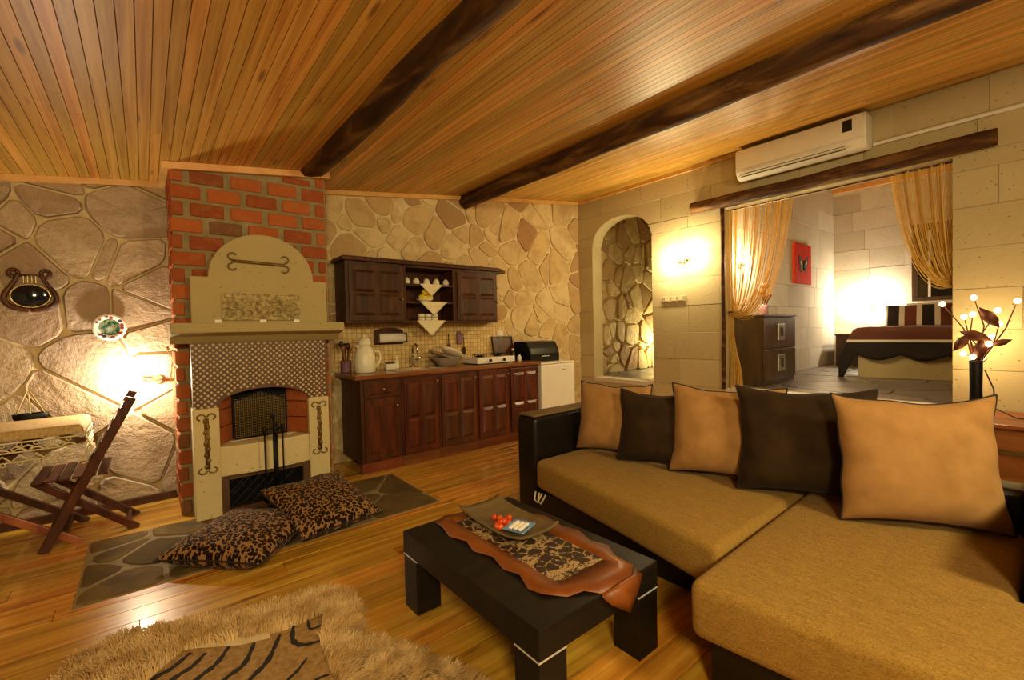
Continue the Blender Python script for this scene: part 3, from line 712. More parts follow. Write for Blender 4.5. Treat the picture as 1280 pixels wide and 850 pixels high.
MB().add([(-.27,-.19,.004),(.27,-.19,.004),(.27,.18,.004),(-.27,.18,.004),(-.22,-.145,.004),(.22,-.145,.004),(.22,.13,.004),(-.22,.13,.004),(-.2,-.13,-.03),(.2,-.13,-.03),(.2,.11,-.03),(-.2,.11,-.03),(-.27,-.19,0.001),(.27,-.19,0.001),(.27,.18,0.001),(-.27,.18,0.001)],
    [(0,1,5,4),(1,2,6,5),(2,3,7,6),(3,0,4,7),(4,5,9,8),(5,6,10,9),(6,7,11,10),(7,4,8,11),(8,9,10,11),(0,12,13,1),(1,13,14,2),(2,14,15,3),(3,15,12,0)]).build('basin', 'silver', s_, fix=False)
MB().lathe([(.02, -.029), (.02, -.026), (.005, -.025)], 12).build('drain', 'chrome', s_, True)
tp = thing('tap', 'chrome gooseneck tap standing at the sink', 'tap', (2.27, 4.515, WZ))
MB().lathe([(.03, 0), (.03, .01), (.022, .02), (.02, .1), (.014, .11)], 14).build('body', 'chrome', tp, True)
MB().tube([(0, 0, .1), (0, 0, .2)]+[(-.0, -.055+.055*math.cos(q), .2+.055*math.sin(q)) for q in [k*PI/10 for k in range(11)]]+[(0, -.11, .17)], .011, 10).build('spout', 'chrome', tp, True)
MB().tube([(.015, 0, .07), (.05, -.03, .09), (.065, -.05, .12)], [.01, .008, .007], 8).build('lever', 'chrome', tp, True)
# wall cabinets
UY, UB = 4.27, YW-.035
U0, U1, U2, U3, U4 = 1.475, ony(505, 360, UY).x, ony(568, 360, UY).x, ony(621, 360, UY).x, ony(632, 360, UY).x+.03
UZ0, UZ1 = 1.395, 1.985
def upcab(x0, x1, label):
    c = thing('wall_cabinet', label, 'cabinet', ((x0+x1)/2, (UY+UB)/2, UZ0)); h = (x1-x0)/2-.001; fy = UY-(UY+UB)/2; by = -fy; H = UZ1-UZ0
    B(-h, h, fy, by, 0, H).build('body', 'cabinet_dark', c, bevel=.002); door(c, -h+.03, h-.02, .02, H-.03, fy, 2, (.5, .5), 'cabinet_dark', h-.035, H*.4); return c
upcab(U0, U1, 'dark wall cabinet with panelled door beside the brick chimney')
upcab(U2, U3, 'dark wall cabinet with panelled door, right of the open lace-trimmed shelves')
c = thing('open_shelf_unit', 'dark open shelf unit with lace doilies between two wall cabinets', 'shelf', ((U1+U2)/2, (UY+UB)/2, UZ0)); h = (U2-U1)/2-.001; fy = UY-(UY+UB)/2; by = -fy; H = UZ1-UZ0
for sx in (-1, 1): B(min(sx*h, sx*(h-.02)), max(sx*h, sx*(h-.02)), fy, by, 0, H).build('side_panel', 'cabinet_dark', c)
B(-h+.02, h-.02, by-.01, by, 0, H).build('back_panel', 'cabinet_dark', c)
SH = [.0, .20, .385]
for z in SH+[H-.02]: B(-h+.02, h-.02, fy+.005, by-.01, z, z+.018).build('shelf_board', 'cabinet_dark', c)
c2 = thing('corner_shelf_unit', 'small dark corner shelf at the open end of the wall cabinets', 'shelf', (U3, (UY+UB)/2, UZ0)); 
for z in (0, .22, .40):
    MB().prism([(0.001, by), (0.001, fy+.02)]+[(.11*math.sin(q), by-(by-fy-.02)*math.cos(q)) for q in [k*PI/16 for k in range(1, 9)]], 'z', z, z+.016).build('shelf_board', 'cabinet_dark', c2)
cr = tag(MB().prism([(U0-.035, UY-.045), (U3+.02, UY-.045), (U4+.02, UY+.06), (U4+.02, UB), (U0-.035, UB)], 'z', UZ1+.001, UZ1+.032).prism([(U0-.02, UY-.03), (U3+.01, UY-.03), (U4+.0, UY+.07), (U4+.0, UB), (U0-.02, UB)], 'z', UZ1+.032, UZ1+.045).build('cabinet_cornice', 'cabinet_dark', None, bevel=.004), 'dark moulded cornice board running along the wall cabinet tops', 'cornice')
# shelf contents
UM = (U1+U2)/2; GY = (UY+UB)/2
cup = MB().lathe([(.02, 0), (.034, .006), (.036, .03), (.026, .055), (.012, .068), (.004, .072)], 14)
for k, px in enumerate((508, 520, 533, 545, 557)):
    x = ony(px, 350, GY-.08).x; o = cup.build('coffee_cup', 'porcelain', None, True); o.location = (x, GY-.08, UZ0+SH[2]+.0185)
    tag(o, 'white cup upside down on the top open shelf, '+('nearest the chimney side', 'second from the chimney side', 'the middle one', 'fourth from the chimney side', 'farthest from the chimney')[k], 'cup', 'cups on the top shelf')
bw_ = tag(MB().lathe([(.03, 0), (.04, .006), (.08, .02), (.092, .034), (.088, .035), (.076, .024), (.03, .01), (.001, .008)], 20).build('fruit_bowl', 'porcelain', None, True), 'pale bowl of lemons on the middle open shelf', 'bowl'); bw_.location = (UM-.02, GY-.06, UZ0+SH[1]+.0185)
for k, (dx, dy, dz) in enumerate(((-.045, -.025, .058), (.04, -.025, .058), (0, .035, .058), (-.005, -.02, .112), (.045, .01, .112))):
    o = tag(MB().ball((0, 0, 0), .034, 12, 1.25, .95, .95).build('lemon', 'lemon', None, True), 'yellow lemon piled in the pale bowl', 'lemon', 'lemons in the bowl'); o.location = (UM-.02+dx, GY-.06+dy, UZ0+SH[1]+.0185+dz-.006)
for k in range(6):
    o = MB().lathe([(.02, 0), (.036, .004), (.038, .036), (.034, .036), (.03, .008), (.001, .006)], 14).build('sugar_bowl', 'porcelain', None, True)
    o.location = (UM-.085+.08*(k % 3), GY-.09, UZ0+SH[0]+.0185+.038*(k//3)); tag(o, ('lower', 'upper')[k//3]+' white bowl of the '+('chimney-side', 'middle', 'fridge-side')[k % 3]+' stack on the lowest open shelf', 'bowl', 'bowls on the lowest shelf')
for k, (zz, dx, wd, dp) in enumerate(((SH[2], .01, .13, .12), (SH[1], .035, .155, .14), (SH[0], .0, .165, .155))):
    y0 = UY-.006; z = UZ0+zz+.0185; d_ = thing('lace_doily', ['small lace doily hanging point down from the shelf of cups', 'lace doily hanging point down from the shelf of lemons', 'largest lace doily hanging point down from the lowest shelf'][k], 'doily', (UM+dx, y0, z))
    MB().add([(-wd, .10, .0012), (wd, .10, .0012), (wd, 0, .0012), (-wd, 0, .0012), (0, -.003, -dp), (-wd, 0, -.001), (wd, 0, -.001)], [(0, 1, 2, 3), (3, 2, 6, 5), (5, 6, 4)]).build('cloth', 'lace', d_, solid=.0016, fix=False)
    MB().tube([(-wd, -.003, -.001), (0, -.006, -dp), (wd, -.003, -.001)], .006, 6).build('lace_edge', 'lace', d_, True)
# worktop things
jg = thing('thermos_jug', 'cream thermos jug on the worktop beside the fireplace', 'jug', (1.66, 4.32, WZ))
MB().lathe([(.09, 0), (.1, .01), (.104, .08), (.098, .16), (.075, .235), (.055, .26)], 24).build('body', 'cream_plastic', jg, True)
MB().lathe([(.056, .262), (.062, .27), (.062, .3), (.04, .335), (.015, .345), (.012, .365), (.002, .37)], 20).build('lid', 'cream_plastic', jg, True)
MB().tube([(.09, -.02, .21), (.14, -.02, .2), (.155, -.02, .14), (.135, -.02, .08), (.098, -.02, .05)], .011, 8).build('handle', 'cream_plastic', jg, True)
MB().tube([(-.05, 0, .245), (-.085, 0, .27)], [.02, .008], 8).build('spout', 'cream_plastic', jg, True)
up = thing('utensil_pot', 'dark pot of wooden utensils on the worktop end by the fireplace', 'utensil pot', (1.525, 4.46, WZ))
MB().lathe([(.045, 0), (.05, .01), (.052, .12), (.046, .12), (.042, .012), (.001, .01)], 16).build('pot', 'mauve', up, True)
for k in range(5):
    q = k*1.3; a = Vector((.015*math.cos(q), .015*math.sin(q), .02)); b = Vector((.04*math.cos(q), .03*math.sin(q), .24+.02*(k % 3)))
    MB().tube([a, b], .006, 6).ball(b, .024, 8, 1, .5, 1.4).build('spoon', ('chair_light', 'chair_wood', 'black_plastic')[k % 3], up, True)
so = thing('soap_caddy', 'small white sponge caddy with soap bottle on the worktop', 'soap caddy', (2.0, 4.46, WZ))
B(-.075, .03, -.035, .035, 0, .06).build('caddy', 'porcelain', so, bevel=.008); MB().lathe([(.025, 0), (.027, .01), (.026, .07), (.01, .09), (.009, .13), (.004, .15)], 14, (.055, 0, 0)).build('bottle', 'cream_plastic', so, True)
B(-.065, .02, -.025, .025, .061, .075).build('sponge', 'dark_olive', so, bevel=.006)
dr = thing('dish_drainer', 'grey dish drainer piled with platters beside the tap', 'dish drainer', (2.63, 4.40, WZ))
MB().lathe([(.08, 0), (.1, .01), (.17, .09), (.175, .095), (.16, .09), (.09, .016), (.001, .012)], 26).build('basin', 'grey_towel', dr, True).scale = (1.15, .7, 1)
pl = MB().lathe([(.06, 0), (.12, .012), (.15, .03), (.148, .034), (.115, .018), (.001, .008)], 24).build('platter', 'grey_towel', dr, True); pl.location = (-.05, 0, .10); pl.rotation_euler = (.15, .28, 0); pl.scale = (1.25, .8, 1)
pl = MB().lathe([(.06, 0), (.12, .012), (.15, .03), (.148, .034), (.115, .018), (.001, .008)], 24).build('platter', 'porcelain', dr, True); pl.location = (.06, -.02, .115); pl.rotation_euler = (-.12, .45, .3); pl.scale = (1.1, .7, 1)
MB().tube([(-.17, .02, .16), (-.15, .02, .20), (-.1, .02, .215), (-.06, .02, .21)], .008, 6).build('ladle', 'silver', dr, True)
hb = thing('gas_hob', 'white two-burner gas hob on the worktop', 'hob', (3.15, 4.31, WZ))
B(-.27, .27, -.16, .16, .008, .075).build('body', 'white_enamel', hb, bevel=.008); B(-.26, .26, -.15, .15, 0, .008).build('foot', 'black_plastic', hb)
for sx in (-1, 1):
    MB().lathe([(.05, .076), (.05, .09), (.03, .098), (.002, .099)], 16, (sx*.13, 0, 0)).build('burner', 'black_iron', hb, True)
    gr = MB()
    for q in (0, PI/2): c_, s2 = math.cos(q), math.sin(q); gr.tube([(sx*.13-.1*c_, -.1*s2, .078), (sx*.13-.1*c_, -.1*s2, .108), (sx*.13+.1*c_, .1*s2, .108), (sx*.13+.1*c_, .1*s2, .078)], .005, 6)
    gr.build('pan_support', 'black_iron', hb); MB().lathe([(.016, 0), (.018, -.02), (.002, -.022)], 12, (sx*.1, -.162, .042), 'y').build('knob', 'black_plastic', hb, True)
bo = thing('dark_bottle', 'dark bottle with white cap between hob and black bread bin', 'bottle', (3.48, 4.26, WZ))
MB().lathe([(.028, 0), (.03, .01), (.03, .09), (.02, .12), (.013, .13)], 14).build('body', 'black_plastic', bo, True); MB().lathe([(.015, .131), (.015, .155), (.002, .156)], 12).build('cap', 'paper', bo, True)
sj = tag(MB().lathe([(.022, 0), (.026, .006), (.028, .05), (.018, .062), (.018, .075), (.002, .076)], 14).build('spice_jar', 'porcelain', None, True), 'small white spice jar next to the dark bottle', 'jar'); sj.location = (3.56, 4.24, WZ)
bb = thing('bread_bin', 'black roll-front bread bin standing above the fridge side of the worktop', 'bread bin', (3.98, 4.38, .882))
prof = [(-.16, 0), (.15, 0), (.15, .26), (-.02, .26), (-.09, .245), (-.14, .17), (-.16, .10)]
MB().prism(prof, 'x', -.24, .24).build('body', 'black_plastic', bb, bevel=.006); MB().prism(prof, 'x', -.252, -.241).build('end_panel', 'black_iron', bb); MB().prism(prof, 'x', .241, .252).build('end_panel', 'black_iron', bb); MB().tube([(-.06, -.166, .07), (.06, -.166, .07)], .006, 8).build('handle', 'silver', bb, True)
lt = tag(MB().box(-.15, .17, -.008, .008, 0, .31).box(-.17, -.15, -.02, .008, 0, .31).box(.15, .17, -.02, .008, 0, .31).box(-.17, .17, -.02, .008, .29, .31).build('serving_tray', 'chair_wood', None, bevel=.003), 'brown wooden tray leaning on the wall behind the bread bin', 'tray'); lt.location = (3.55, 4.51, WZ); lt.rotation_euler = (-.2, 0, .05)
# fridge
fr = thing('fridge', 'small white fridge standing at the end of the kitchen units', 'fridge', (4.035, 4.315, 0))
B(-.295, .295, -.22, .24, .02, .86).build('body', 'white_enamel', fr, bevel=.01); B(-.295, .295, -.275, -.224, .05, .855).build('door', 'white_enamel', fr, bevel=.012); B(-.30, .30, -.27, .245, .861, .88).build('top_panel', 'white_enamel', fr, bevel=.006)
B(.06, .12, -.278, -.274, .775, .785).build('badge', 'silver', fr); B(-.29, .29, -.25, .2, 0, .02).build('foot', 'black_plastic', fr)
# hung on the backsplash
ph = thing('paper_towel_holder', 'dark wooden paper towel holder with white roll on the tiled backsplash', 'towel holder', (2.02, YW-.034, 1.19))
B(-.165, .165, -.016, 0, -.02, .13).build('back_board', 'cabinet_dark', ph, bevel=.006)
MB().prism([(-.165, .13)]+[(-.165+.33*k/12, .13+.03*math.sin(PI*k/12)) for k in range(1, 12)]+[(.165, .13)], 'y', -.016, 0).build('crest', 'cabinet_dark', ph)
for sx in (-1, 1): B(sx*.155-.01, sx*.155+.01, -.12, -.016, -.0, .1).build('side_bracket', 'cabinet_dark', ph, bevel=.006)
MB().tube([(-.144, -.075, .05), (.144, -.075, .05)], .048, 20).build('paper_roll', 'paper', ph, True)
for i, (px, py, lab, mt) in enumerate(((561, 428, 'slim dark spatula hanging on the tiled backsplash', 'chair_wood'), (580, 432, 'black-bladed slice hanging on the tiled backsplash beside a mauve mitt', 'black_plastic'))):
    p = ony(px, py, YW-.045); u_ = thing('hanging_utensil', lab, 'utensil', (p.x, YW-.045, p.z))
    MB().tube([(0, 0, .1), (0, 0, -.02)], .006, 6).build('handle', 'chair_wood', u_, True); B(-.022, .022, -.004, .004, -.10, -.02).build('blade', mt, u_, bevel=.003)
p = ony(574, 424, YW-.045); mt_ = tag(MB().prism([(-.035, -.06), (.035, -.06), (.045, .02), (.06, .05), (.045, .07), (.03, .045), (.02, .09), (-.02, .1), (-.04, .06)], 'y', -.02, .008).build('oven_mitt', 'mauve', None, bevel=.008), 'mauve patterned oven mitt hanging on the tiled backsplash', 'oven mitt'); mt_.location = (p.x, YW-.045, p.z)
p = ony(625, 418, YW-.034); sw = thing('wall_socket', 'white wall socket above the hob end of the backsplash', 'socket', (p.x, YW-.032, p.z)); B(-.05, .05, -.01, 0, -.05, .05).build('plate', 'porcelain', sw, bevel=.004); MB().lathe([(.026, -.0105), (.026, -.013), (.002, -.0132)], 16, (0, 0, 0), 'y').build('outlet', 'paper', sw, True)
# ------------------------------------------------------------------ sofa
def soft(poly, z0, z1, name, mat, parent, bev=.04, seg=4):
    return MB().prism(poly, 'z', z0, z1).build(name, mat, parent, True, bev, seg=seg)
sf = thing('corner_sofa', 'black leather corner sofa with gold-brown tweed seat and chaise', 'sofa', (0, 0, 0))
def base_poly(p): return p
soft([(2.03, 2.29), (2.02, .86), (2.92, .86), (2.92, 2.29)], 0, .205, 'seat_base', 'black_leather', sf, .012, 2)
soft([(1.53, .80), (1.60, .02), (2.92, .02), (2.92, .85)], 0, .205, 'chaise_base', 'black_leather', sf, .012, 2)
soft([(2.045, 2.295), (1.985, 1.97), (1.88, 1.42), (1.755, .875), (2.79, .875), (2.79, 2.295)], .207, .405, 'seat_cushion', 'tweed', sf, .042)
soft([(1.445, .835), (1.475, .55), (1.52, .20), (1.555, -.12), (2.12, -.12), (2.12, .09), (2.79, .09), (2.79, .868)], .207, .415, 'chaise_cushion', 'tweed', sf, .042)
soft([(2.06, 2.305), (2.06, 2.50), (2.98, 2.50), (2.98, 2.305)], 0, .685, 'arm', 'black_leather', sf, .03)
soft([(2.07, 2.32), (2.07, 2.485), (2.97, 2.485), (2.97, 2.32)], .686, .700, 'arm_cap', 'tray_wood', sf, .006, 2)
soft([(2.13, -.13), (2.13, .082), (2.98, .082), (2.98, -.13)], 0, .66, 'arm', 'black_leather', sf, .03)
soft([(2.80, .09), (2.80, 2.30), (2.98, 2.30), (2.98, .09)], 0, .58, 'backrest', 'black_leather', sf, .03)
lp = MB()
for dy in (0, -.035): lp.tube([(1.995, 2.235+dy, .215), (1.975, 2.225+dy, .17), (1.985, 2.21+dy, .15), (2.01, 2.20+dy, .19), (2.02, 2.20+dy, .205)], .006, 6)
lp.build('pull_strap', 'hide_trim', sf, True)
def pillow(name, label, cat, w, h, th, M4, mat, pip, group=None, seed=0, pinch=.09, uvs=False):
    t = thing(name, label, cat, (0, 0, 0), 0, group); t.matrix_world = M4
    n = 22; vs = []; fs = []; rr = random.Random(seed); uvl = []
    def side(u, v, s):
        x = w/2*u*(1-pinch*(1-v*v)*abs(u)); z = h/2*v*(1-pinch*(1-u*u)*abs(v)*(1.7 if v > 0 and not uvs else 1)); x += .012*noise.noise((seed*5.1, v*2.2, u*1.3)); z += .014*noise.noise((u*2.0, seed*7.3, v*1.2))*(v+1)/2
        k = max(0, (1-abs(u)**2.6))*max(0, (1-abs(v)**2.6)); y = s*th/2*k**.5*(1-.18*v)
        y += .012*k**.5*noise.noise((u*2.6+seed*3, v*2.6, s*2+seed)); 
        y += .010*noise.noise((u*4+seed, (v+.5*abs(u))*8, s+seed))*min(1, k*3)*max(.2, -v+.3)
        return (x, y, z)
    for s in (-1, 1):
        o = len(vs)
        for j in range(n+1):
            for i in range(n+1):
                # denser samples near the hem
                u = math.sin((i/n*2-1)*PI/2); v = math.sin((j/n*2-1)*PI/2); vs.append(side(u, v, s)); uvl.append((u*w/2+.5, v*h/2+.5))
        fs += [tuple(o+q for q in (j*(n+1)+i, j*(n+1)+i+1, (j+1)*(n+1)+i+1, (j+1)*(n+1)+i)) for j in range(n) for i in range(n)]
    mb = MB().add(vs, fs); c = mb.build('cover', mat, t, True)
    if uvs:
        ul = c.data.uv_layers.new(name='UVMap')
        for lp_ in c.data.loops: ul.data[lp_.index].uv = uvl[lp_.vertex_index]
    if pip:
        ed = [math.sin((i/n*2-1)*PI/2) for i in range(n+1)]; loop = [side(u, -1, 0) for u in ed]+[side(1, v, 0) for v in ed[1:]]+[side(u, 1, 0) for u in ed[::-1][1:]]+[side(-1, v, 0) for v in ed[::-1][1:]]
        MB().tube(loop, .0055, 6).build('piping', pip, c, True)
    return t
def stand(p0, p1, zb, lean, h):
    """frame of a pillow whose foot runs from p0 (left) to p1 (right), leaning back"""
    a, b = Vector((*p0, zb)), Vector((*p1, zb)); x = (b-a).normalized(); nrm = Vector((x.y, -x.x, 0))   # towards the viewer
    nrm = -nrm if nrm.dot(Vector((-1, -.3, 0))) < 0 else nrm
    back = -nrm; z = (Vector((0, 0, 1))*math.cos(lean)+back*math.sin(lean)).normalized(); y = z.cross(x)
    m = Matrix((x, y, z)).transposed().to_4x4(); m.translation = (a+b)/2+z*h/2
    return m
specs = [((2.46, 2.255), (2.60, 1.79), .50, 'tan', 'tan velvet sofa pillow leaning beside the black sofa arm'),
         ((2.45, 1.87), (2.62, 1.40), .47, 'brown', 'dark brown sofa pillow between the two smaller tan pillows'),
         ((2.49, 1.51), (2.66, .98), .53, 'tan', 'tan sofa pillow between the two dark brown pillows'),
         ((2.47, 1.09), (2.68, .58), .55, 'brown', 'dark brown sofa pillow beside the big creased tan pillow'),
         ((2.40, .61), (2.67, .155), .56, 'tan', 'big creased tan sofa pillow standing on the chaise')]
for k, (a, b, h, col, lab) in enumerate(specs):
    wd = math.hypot(a[0]-b[0], a[1]-b[1])+.06
    pillow('sofa_pillow', lab, 'pillow', wd, h, .21, stand(a, b, .416+.006*(k > 2), .2, h), col+'_velvet', 'dark_piping', 'pillows along the sofa back', k+1)

# ------------------------------------------------------------------ coffee table
TX0, TX1, TY0, TY1, TZ = .925, 1.575, 1.037, 1.99, .355; TK = 1.05
ct = thing('coffee_table', 'low black wood coffee table with silver leg bands', 'coffee table', ((TX0+TX1)/2, (TY0+TY1)/2, 0)); hx, hy = (TX1-TX0)/2, (TY1-TY0)/2
B(-hx, hx, -hy, hy, .252, TZ).build('top', 'wenge', ct, bevel=.004)
for sx in (-1, 1):
    for sy in (-1, 1):
        x, y = sx*(hx-.064), sy*(hy-.064); B(x-.062, x+.062, y-.062, y+.062, 0, .245).build('leg', 'wenge', ct, bevel=.003)
        B(x-.0625, x+.0625, y-.0625, y+.0625, .2455, .2518).build('metal_band', 'band_metal', ct)
# runner: orange satin zigzag border round an embroidered field, one point hanging over the table edge
tr = thing('table_runner', 'orange satin runner with embroidered brown centre across the coffee table', 'table runner', (0, 0, 0))
def zz(pts): return [Vector((*p, 0)) for p in pts]
outer = [(1.03, 1.87), (1.10, 1.895), (1.16, 1.885), (1.24, 1.87), (1.33, 1.86), (1.42, 1.80), (1.43, 1.66), (1.455, 1.56), (1.445, 1.45), (1.46, 1.36), (1.435, 1.27), (1.445, 1.18), (1.41, 1.12), (1.39, 1.02),
         (1.34, .99), (1.25, .985), (1.17, .985), (1.13, 1.03), (1.07, 1.05), (1.01, 1.11), (1.0, 1.17), (1.03, 1.25), (1.015, 1.33), (1.035, 1.42), (1.01, 1.52), (1.03, 1.60), (1.005, 1.70), (1.025, 1.79)]
outer = [(x_*TK, y_*TK) for x_, y_ in outer]
cen = Vector((1.225, 1.44))
def inner(p): 
    x = min(max(p[0], 1.105*TK), 1.345*TK); y = min(max(p[1], 1.13*TK), 1.80*TK); return (x, y)
n = len(outer); mb = MB(); vs = []
for k, p in enumerate(outer):
    q = inner(p); m_ = ((p[0]+q[0])/2, (p[1]+q[1])/2); on_edge = p[1] < 1.0
    vs += [(p[0], p[1], TZ+.002+(.007 if k % 2 else .0)), (m_[0], m_[1], TZ+.007+.003*math.sin(k*2.1)), (q[0], q[1], TZ+.0045)]
for k in range(n):
    a, b = 3*k, 3*((k+1) % n); mb.add([], []); 
mb.v = vs; mb.f = [f for k in range(n) for a, b in [(3*k, 3*((k+1) % n))] for f in ((a, b, b+1, a+1), (a+1, b+1, b+2, a+2))]
mb.build('satin_border', 'orange_satin', tr, True, solid=.002, fix=False)
MB().box(1.10*TK, 1.35*TK, 1.125*TK, 1.805*TK, TZ+.0012, TZ+.0058).build('embroidered_centre', 'embroidery', tr)
hang = MB().add([(1.17, .988, TZ+.003), (1.25, .984, TZ+.006), (1.34, .985, TZ+.005), (1.395, 1.015, TZ+.003), (1.16, .974, TZ-.002), (1.25, .968, TZ-.002), (1.335, .974, TZ-.001), (1.39, .978, TZ-.01), (1.20, .972, TZ-.045), (1.27, .955, TZ-.06), (1.345, .966, TZ-.05), (1.30, .968, TZ-.115)],
    [(0, 1, 5, 4), (1, 2, 6, 5), (2, 3, 7, 6), (4, 5, 9, 8), (5, 6, 10, 9), (6, 7, 10), (8, 9, 11), (9, 10, 11)])
hang.v = [(x_*TK, y_*TK, z_) for x_, y_, z_ in hang.v]; hang.build('hanging_point', 'orange_satin', tr, True, solid=.002, fix=False)
# tray and what is on it
c_ = Vector((1.335, 1.71)); ty = thing('wooden_tray', 'rectangular brown tray with upturned ends on the table runner', 'tray', (c_.x, c_.y, TZ+.009), -.02)
def trayf(u, v):
    x, y = (u*2-1), (v*2-1); return (x*.124, y*.236, .002+.018*abs(x)**4+.026*abs(y)**3.5)
MB().grid(trayf, 14, 20).build('dish', 'tray_wood', ty, True, solid=.008)
rb_ = random.Random(5)
for k in range(16):
    q = rb_.uniform(0, 2*PI); r_ = .045*math.sqrt(rb_.random()); o = tag(MB().ball((0, 0, 0), .016, 10, 1, 1, .9).build('berry', 'berry', None, True), 'shiny orange-red berry heaped on the brown tray', 'berry', 'berries on the tray')
    o.location = (c_.x-.055+r_*math.cos(q), c_.y-.03+r_*math.sin(q)*1.1, TZ+.031+(.017 if k > 8 else 0))
bd = thing('soap_dish', 'small blue glazed dish with white soap sticks on the brown tray', 'dish', (c_.x-.035, c_.y-.135, TZ+.034), .35)
MB().grid(lambda u, v: ((u*2-1)*.06, (v*2-1)*.055, .002+.012*max(abs(u*2-1), abs(v*2-1))**4), 10, 10).build('dish', 'blue_glaze', bd, True, solid=.005)
for k in range(3): B(-.04, .04, -.032+k*.024, -.014+k*.024, .008, .02).build('soap_stick', 'paper', bd, bevel=.004)

# ------------------------------------------------------------------ leopard floor cushions
def frame(o, x, y):
    x = x.normalized(); z = x.cross(y).normalized(); y2 = z.cross(x); m = Matrix((x, -z, y2)).transposed().to_4x4(); m.translation = o; return m
A_, Bq, Cq, Dq = Vector((.02, 3.16, .08)), Vector((.43, 2.74, .08)), Vector((.84, 3.13, .09)), Vector((.45, 3.55, .12))
pillow('floor_cushion', 'leopard print cushion lying flat on the stone hearth', 'cushion', .62, .60, .20, frame((A_+Bq+Cq+Dq)/4, Bq-A_, Dq-A_), 'leopard', 'dark_piping', 'leopard cushions by the hearth', 11, .07, True)
a = Vector((.70, 2.86, .085)); b = Vector((1.21, 2.97, .075)); d = onz(312, 605, .29)
e = frame(Vector((0, 0, 0)), b-a, d-a); o_ = (a+b)/2+e.to_3x3()@Vector((0, 0, 1))*.285+Vector((0, 0, .0)); e.translation = o_
pillow('floor_cushion', 'leopard print cushion tilted on top of the other by the fireplace', 'cushion', .56, .60, .17, e, 'leopard', 'dark_piping', 'leopard cushions by the hearth', 12, .06, True)

# ------------------------------------------------------------------ fur-edged rug
inn = [(130, 850), (228, 813), (290, 803), (355, 788), (405, 766), (400, 790), (402, 812), (416, 850)]
out = [(70, 850), (95, 822), (150, 795), (240, 776), (320, 762), (370, 745), (410, 735), (442, 742), (452, 768), (452, 795), (500, 808), (560, 830), (600, 850)]
IN = [onz(px, py, .02).to_2d() for px, py in inn]; OUT = [onz(px, py, .03).to_2d() for px, py in out]
OUT = [Vector((-.55, 1.55)), Vector((-.42, 2.0))]+OUT+[Vector((.85, 1.12)), Vector((.78, .84)), Vector((.62, .82)), Vector((.42, 1.02)), Vector((.0, .98)), Vector((-.4, 1.15))]
IN = [Vector((-.38, 1.62)), Vector((-.2, 2.0))]+IN[1:-1]+[Vector((.50, 1.62)), Vector((.46, 1.28)), Vector((.0, 1.16)), Vector((-.28, 1.30))]
rg = thing('fur_rug', 'animal print rug with a thick shaggy fur border on the plank floor', 'rug', (0, 0, 0))
MB().prism([tuple(p) for p in OUT], 'z', .001, .012).build('backing', 'fur_base', rg)
hd_ = MB().prism([tuple(p) for p in IN], 'z', .012, .018).build('printed_hide', 'hide_tan', rg)
strp = [[(60, 885), (112, 848), (150, 830), (195, 813)], [(85, 890), (140, 850), (175, 832), (212, 817)], [(130, 900), (190, 850), (215, 835), (238, 816)], [(160, 900), (215, 850), (240, 833), (257, 816)],
        [(195, 900), (245, 850), (270, 830), (286, 808)], [(235, 900), (280, 850), (305, 830), (318, 803)], [(265, 905), (312, 850), (335, 825), (350, 793)], [(330, 890), (358, 852), (372, 838), (384, 822)],
        [(367, 782), (366, 800), (378, 806), (400, 801)], [(385, 775), (388, 786), (402, 781)], [(360, 880), (395, 850), (412, 843)], [(250, 960), (300, 920), (360, 900), (420, 905)], [(180, 960), (240, 920), (270, 905)]]
strp += [[(-.22+.11*k, 1.32+.03*math.sin(k), .019), (-.15+.10*k, 1.45, .019), (-.12+.10*k, 1.58+.02*(k % 2), .019)] for k in range(6)]
for si, pp in enumerate(strp):
    P3 = [onz(*q_, .019) if len(q_) == 2 else Vector(q_) for q_ in pp]; pts = []
    for k in range(len(P3)-1):
        p0_, p1_, p2_, p3_ = P3[max(k-1, 0)], P3[k], P3[k+1], P3[min(k+2, len(P3)-1)]
        for t_ in [j/6 for j in range(6)]: pts.append(.5*((2*p1_)+(p2_-p0_)*t_+(2*p0_-5*p1_+4*p2_-p3_)*t_*t_+(3*p1_-p0_-3*p2_+p3_)*t_**3))
    pts.append(P3[-1]); m2 = len(pts); mb = MB(); wmax = .017 if si not in (7, 9, 10) else .010
    for k, q_ in enumerate(pts):
        d_ = (pts[min(k+1, m2-1)]-pts[max(k-1, 0)]).normalized(); s_ = Vector((-d_.y, d_.x, 0)); w_ = wmax*(.12+.88*math.sin(PI*min(1, (k+.5)/m2*.75+.12)))*(1+.25*math.sin(k*1.7+si))
        mb.v += [tuple(q_-s_*w_/1.6), tuple(q_+s_*w_/1.6)]
    mb.f = [(2*k, 2*k+1, 2*k+3, 2*k+2) for k in range(m2-1)]; mb.build('stripe', 'stripe_black', hd_, solid=.0015)
tp_ = [onz(px, py, .0195) for px, py in ((222, 811), (258, 809), (300, 806), (338, 797), (338, 788), (300, 796), (258, 801), (228, 805))]
MB().prism([(q_.x, q_.y) for q_ in tp_], 'z', .0185, .0205).build('pale_edging', 'hide_trim', hd_)
def inside(p, P):
    c = False
    for i in range(len(P)):
        a, b = P[i], P[i-1]
        if (a.y > p[1]) != (b.y > p[1]) and p[0] < (b.x-a.x)*(p[1]-a.y)/(b.y-a.y)+a.x: c = not c
    return c
rf = random.Random(2); V = []; Fc = []; cnt = 0
IC = Vector((.12, 1.65))
x0, x1, y0, y1 = min(p.x for p in OUT), max(p.x for p in OUT), min(p.y for p in OUT), max(p.y for p in OUT)
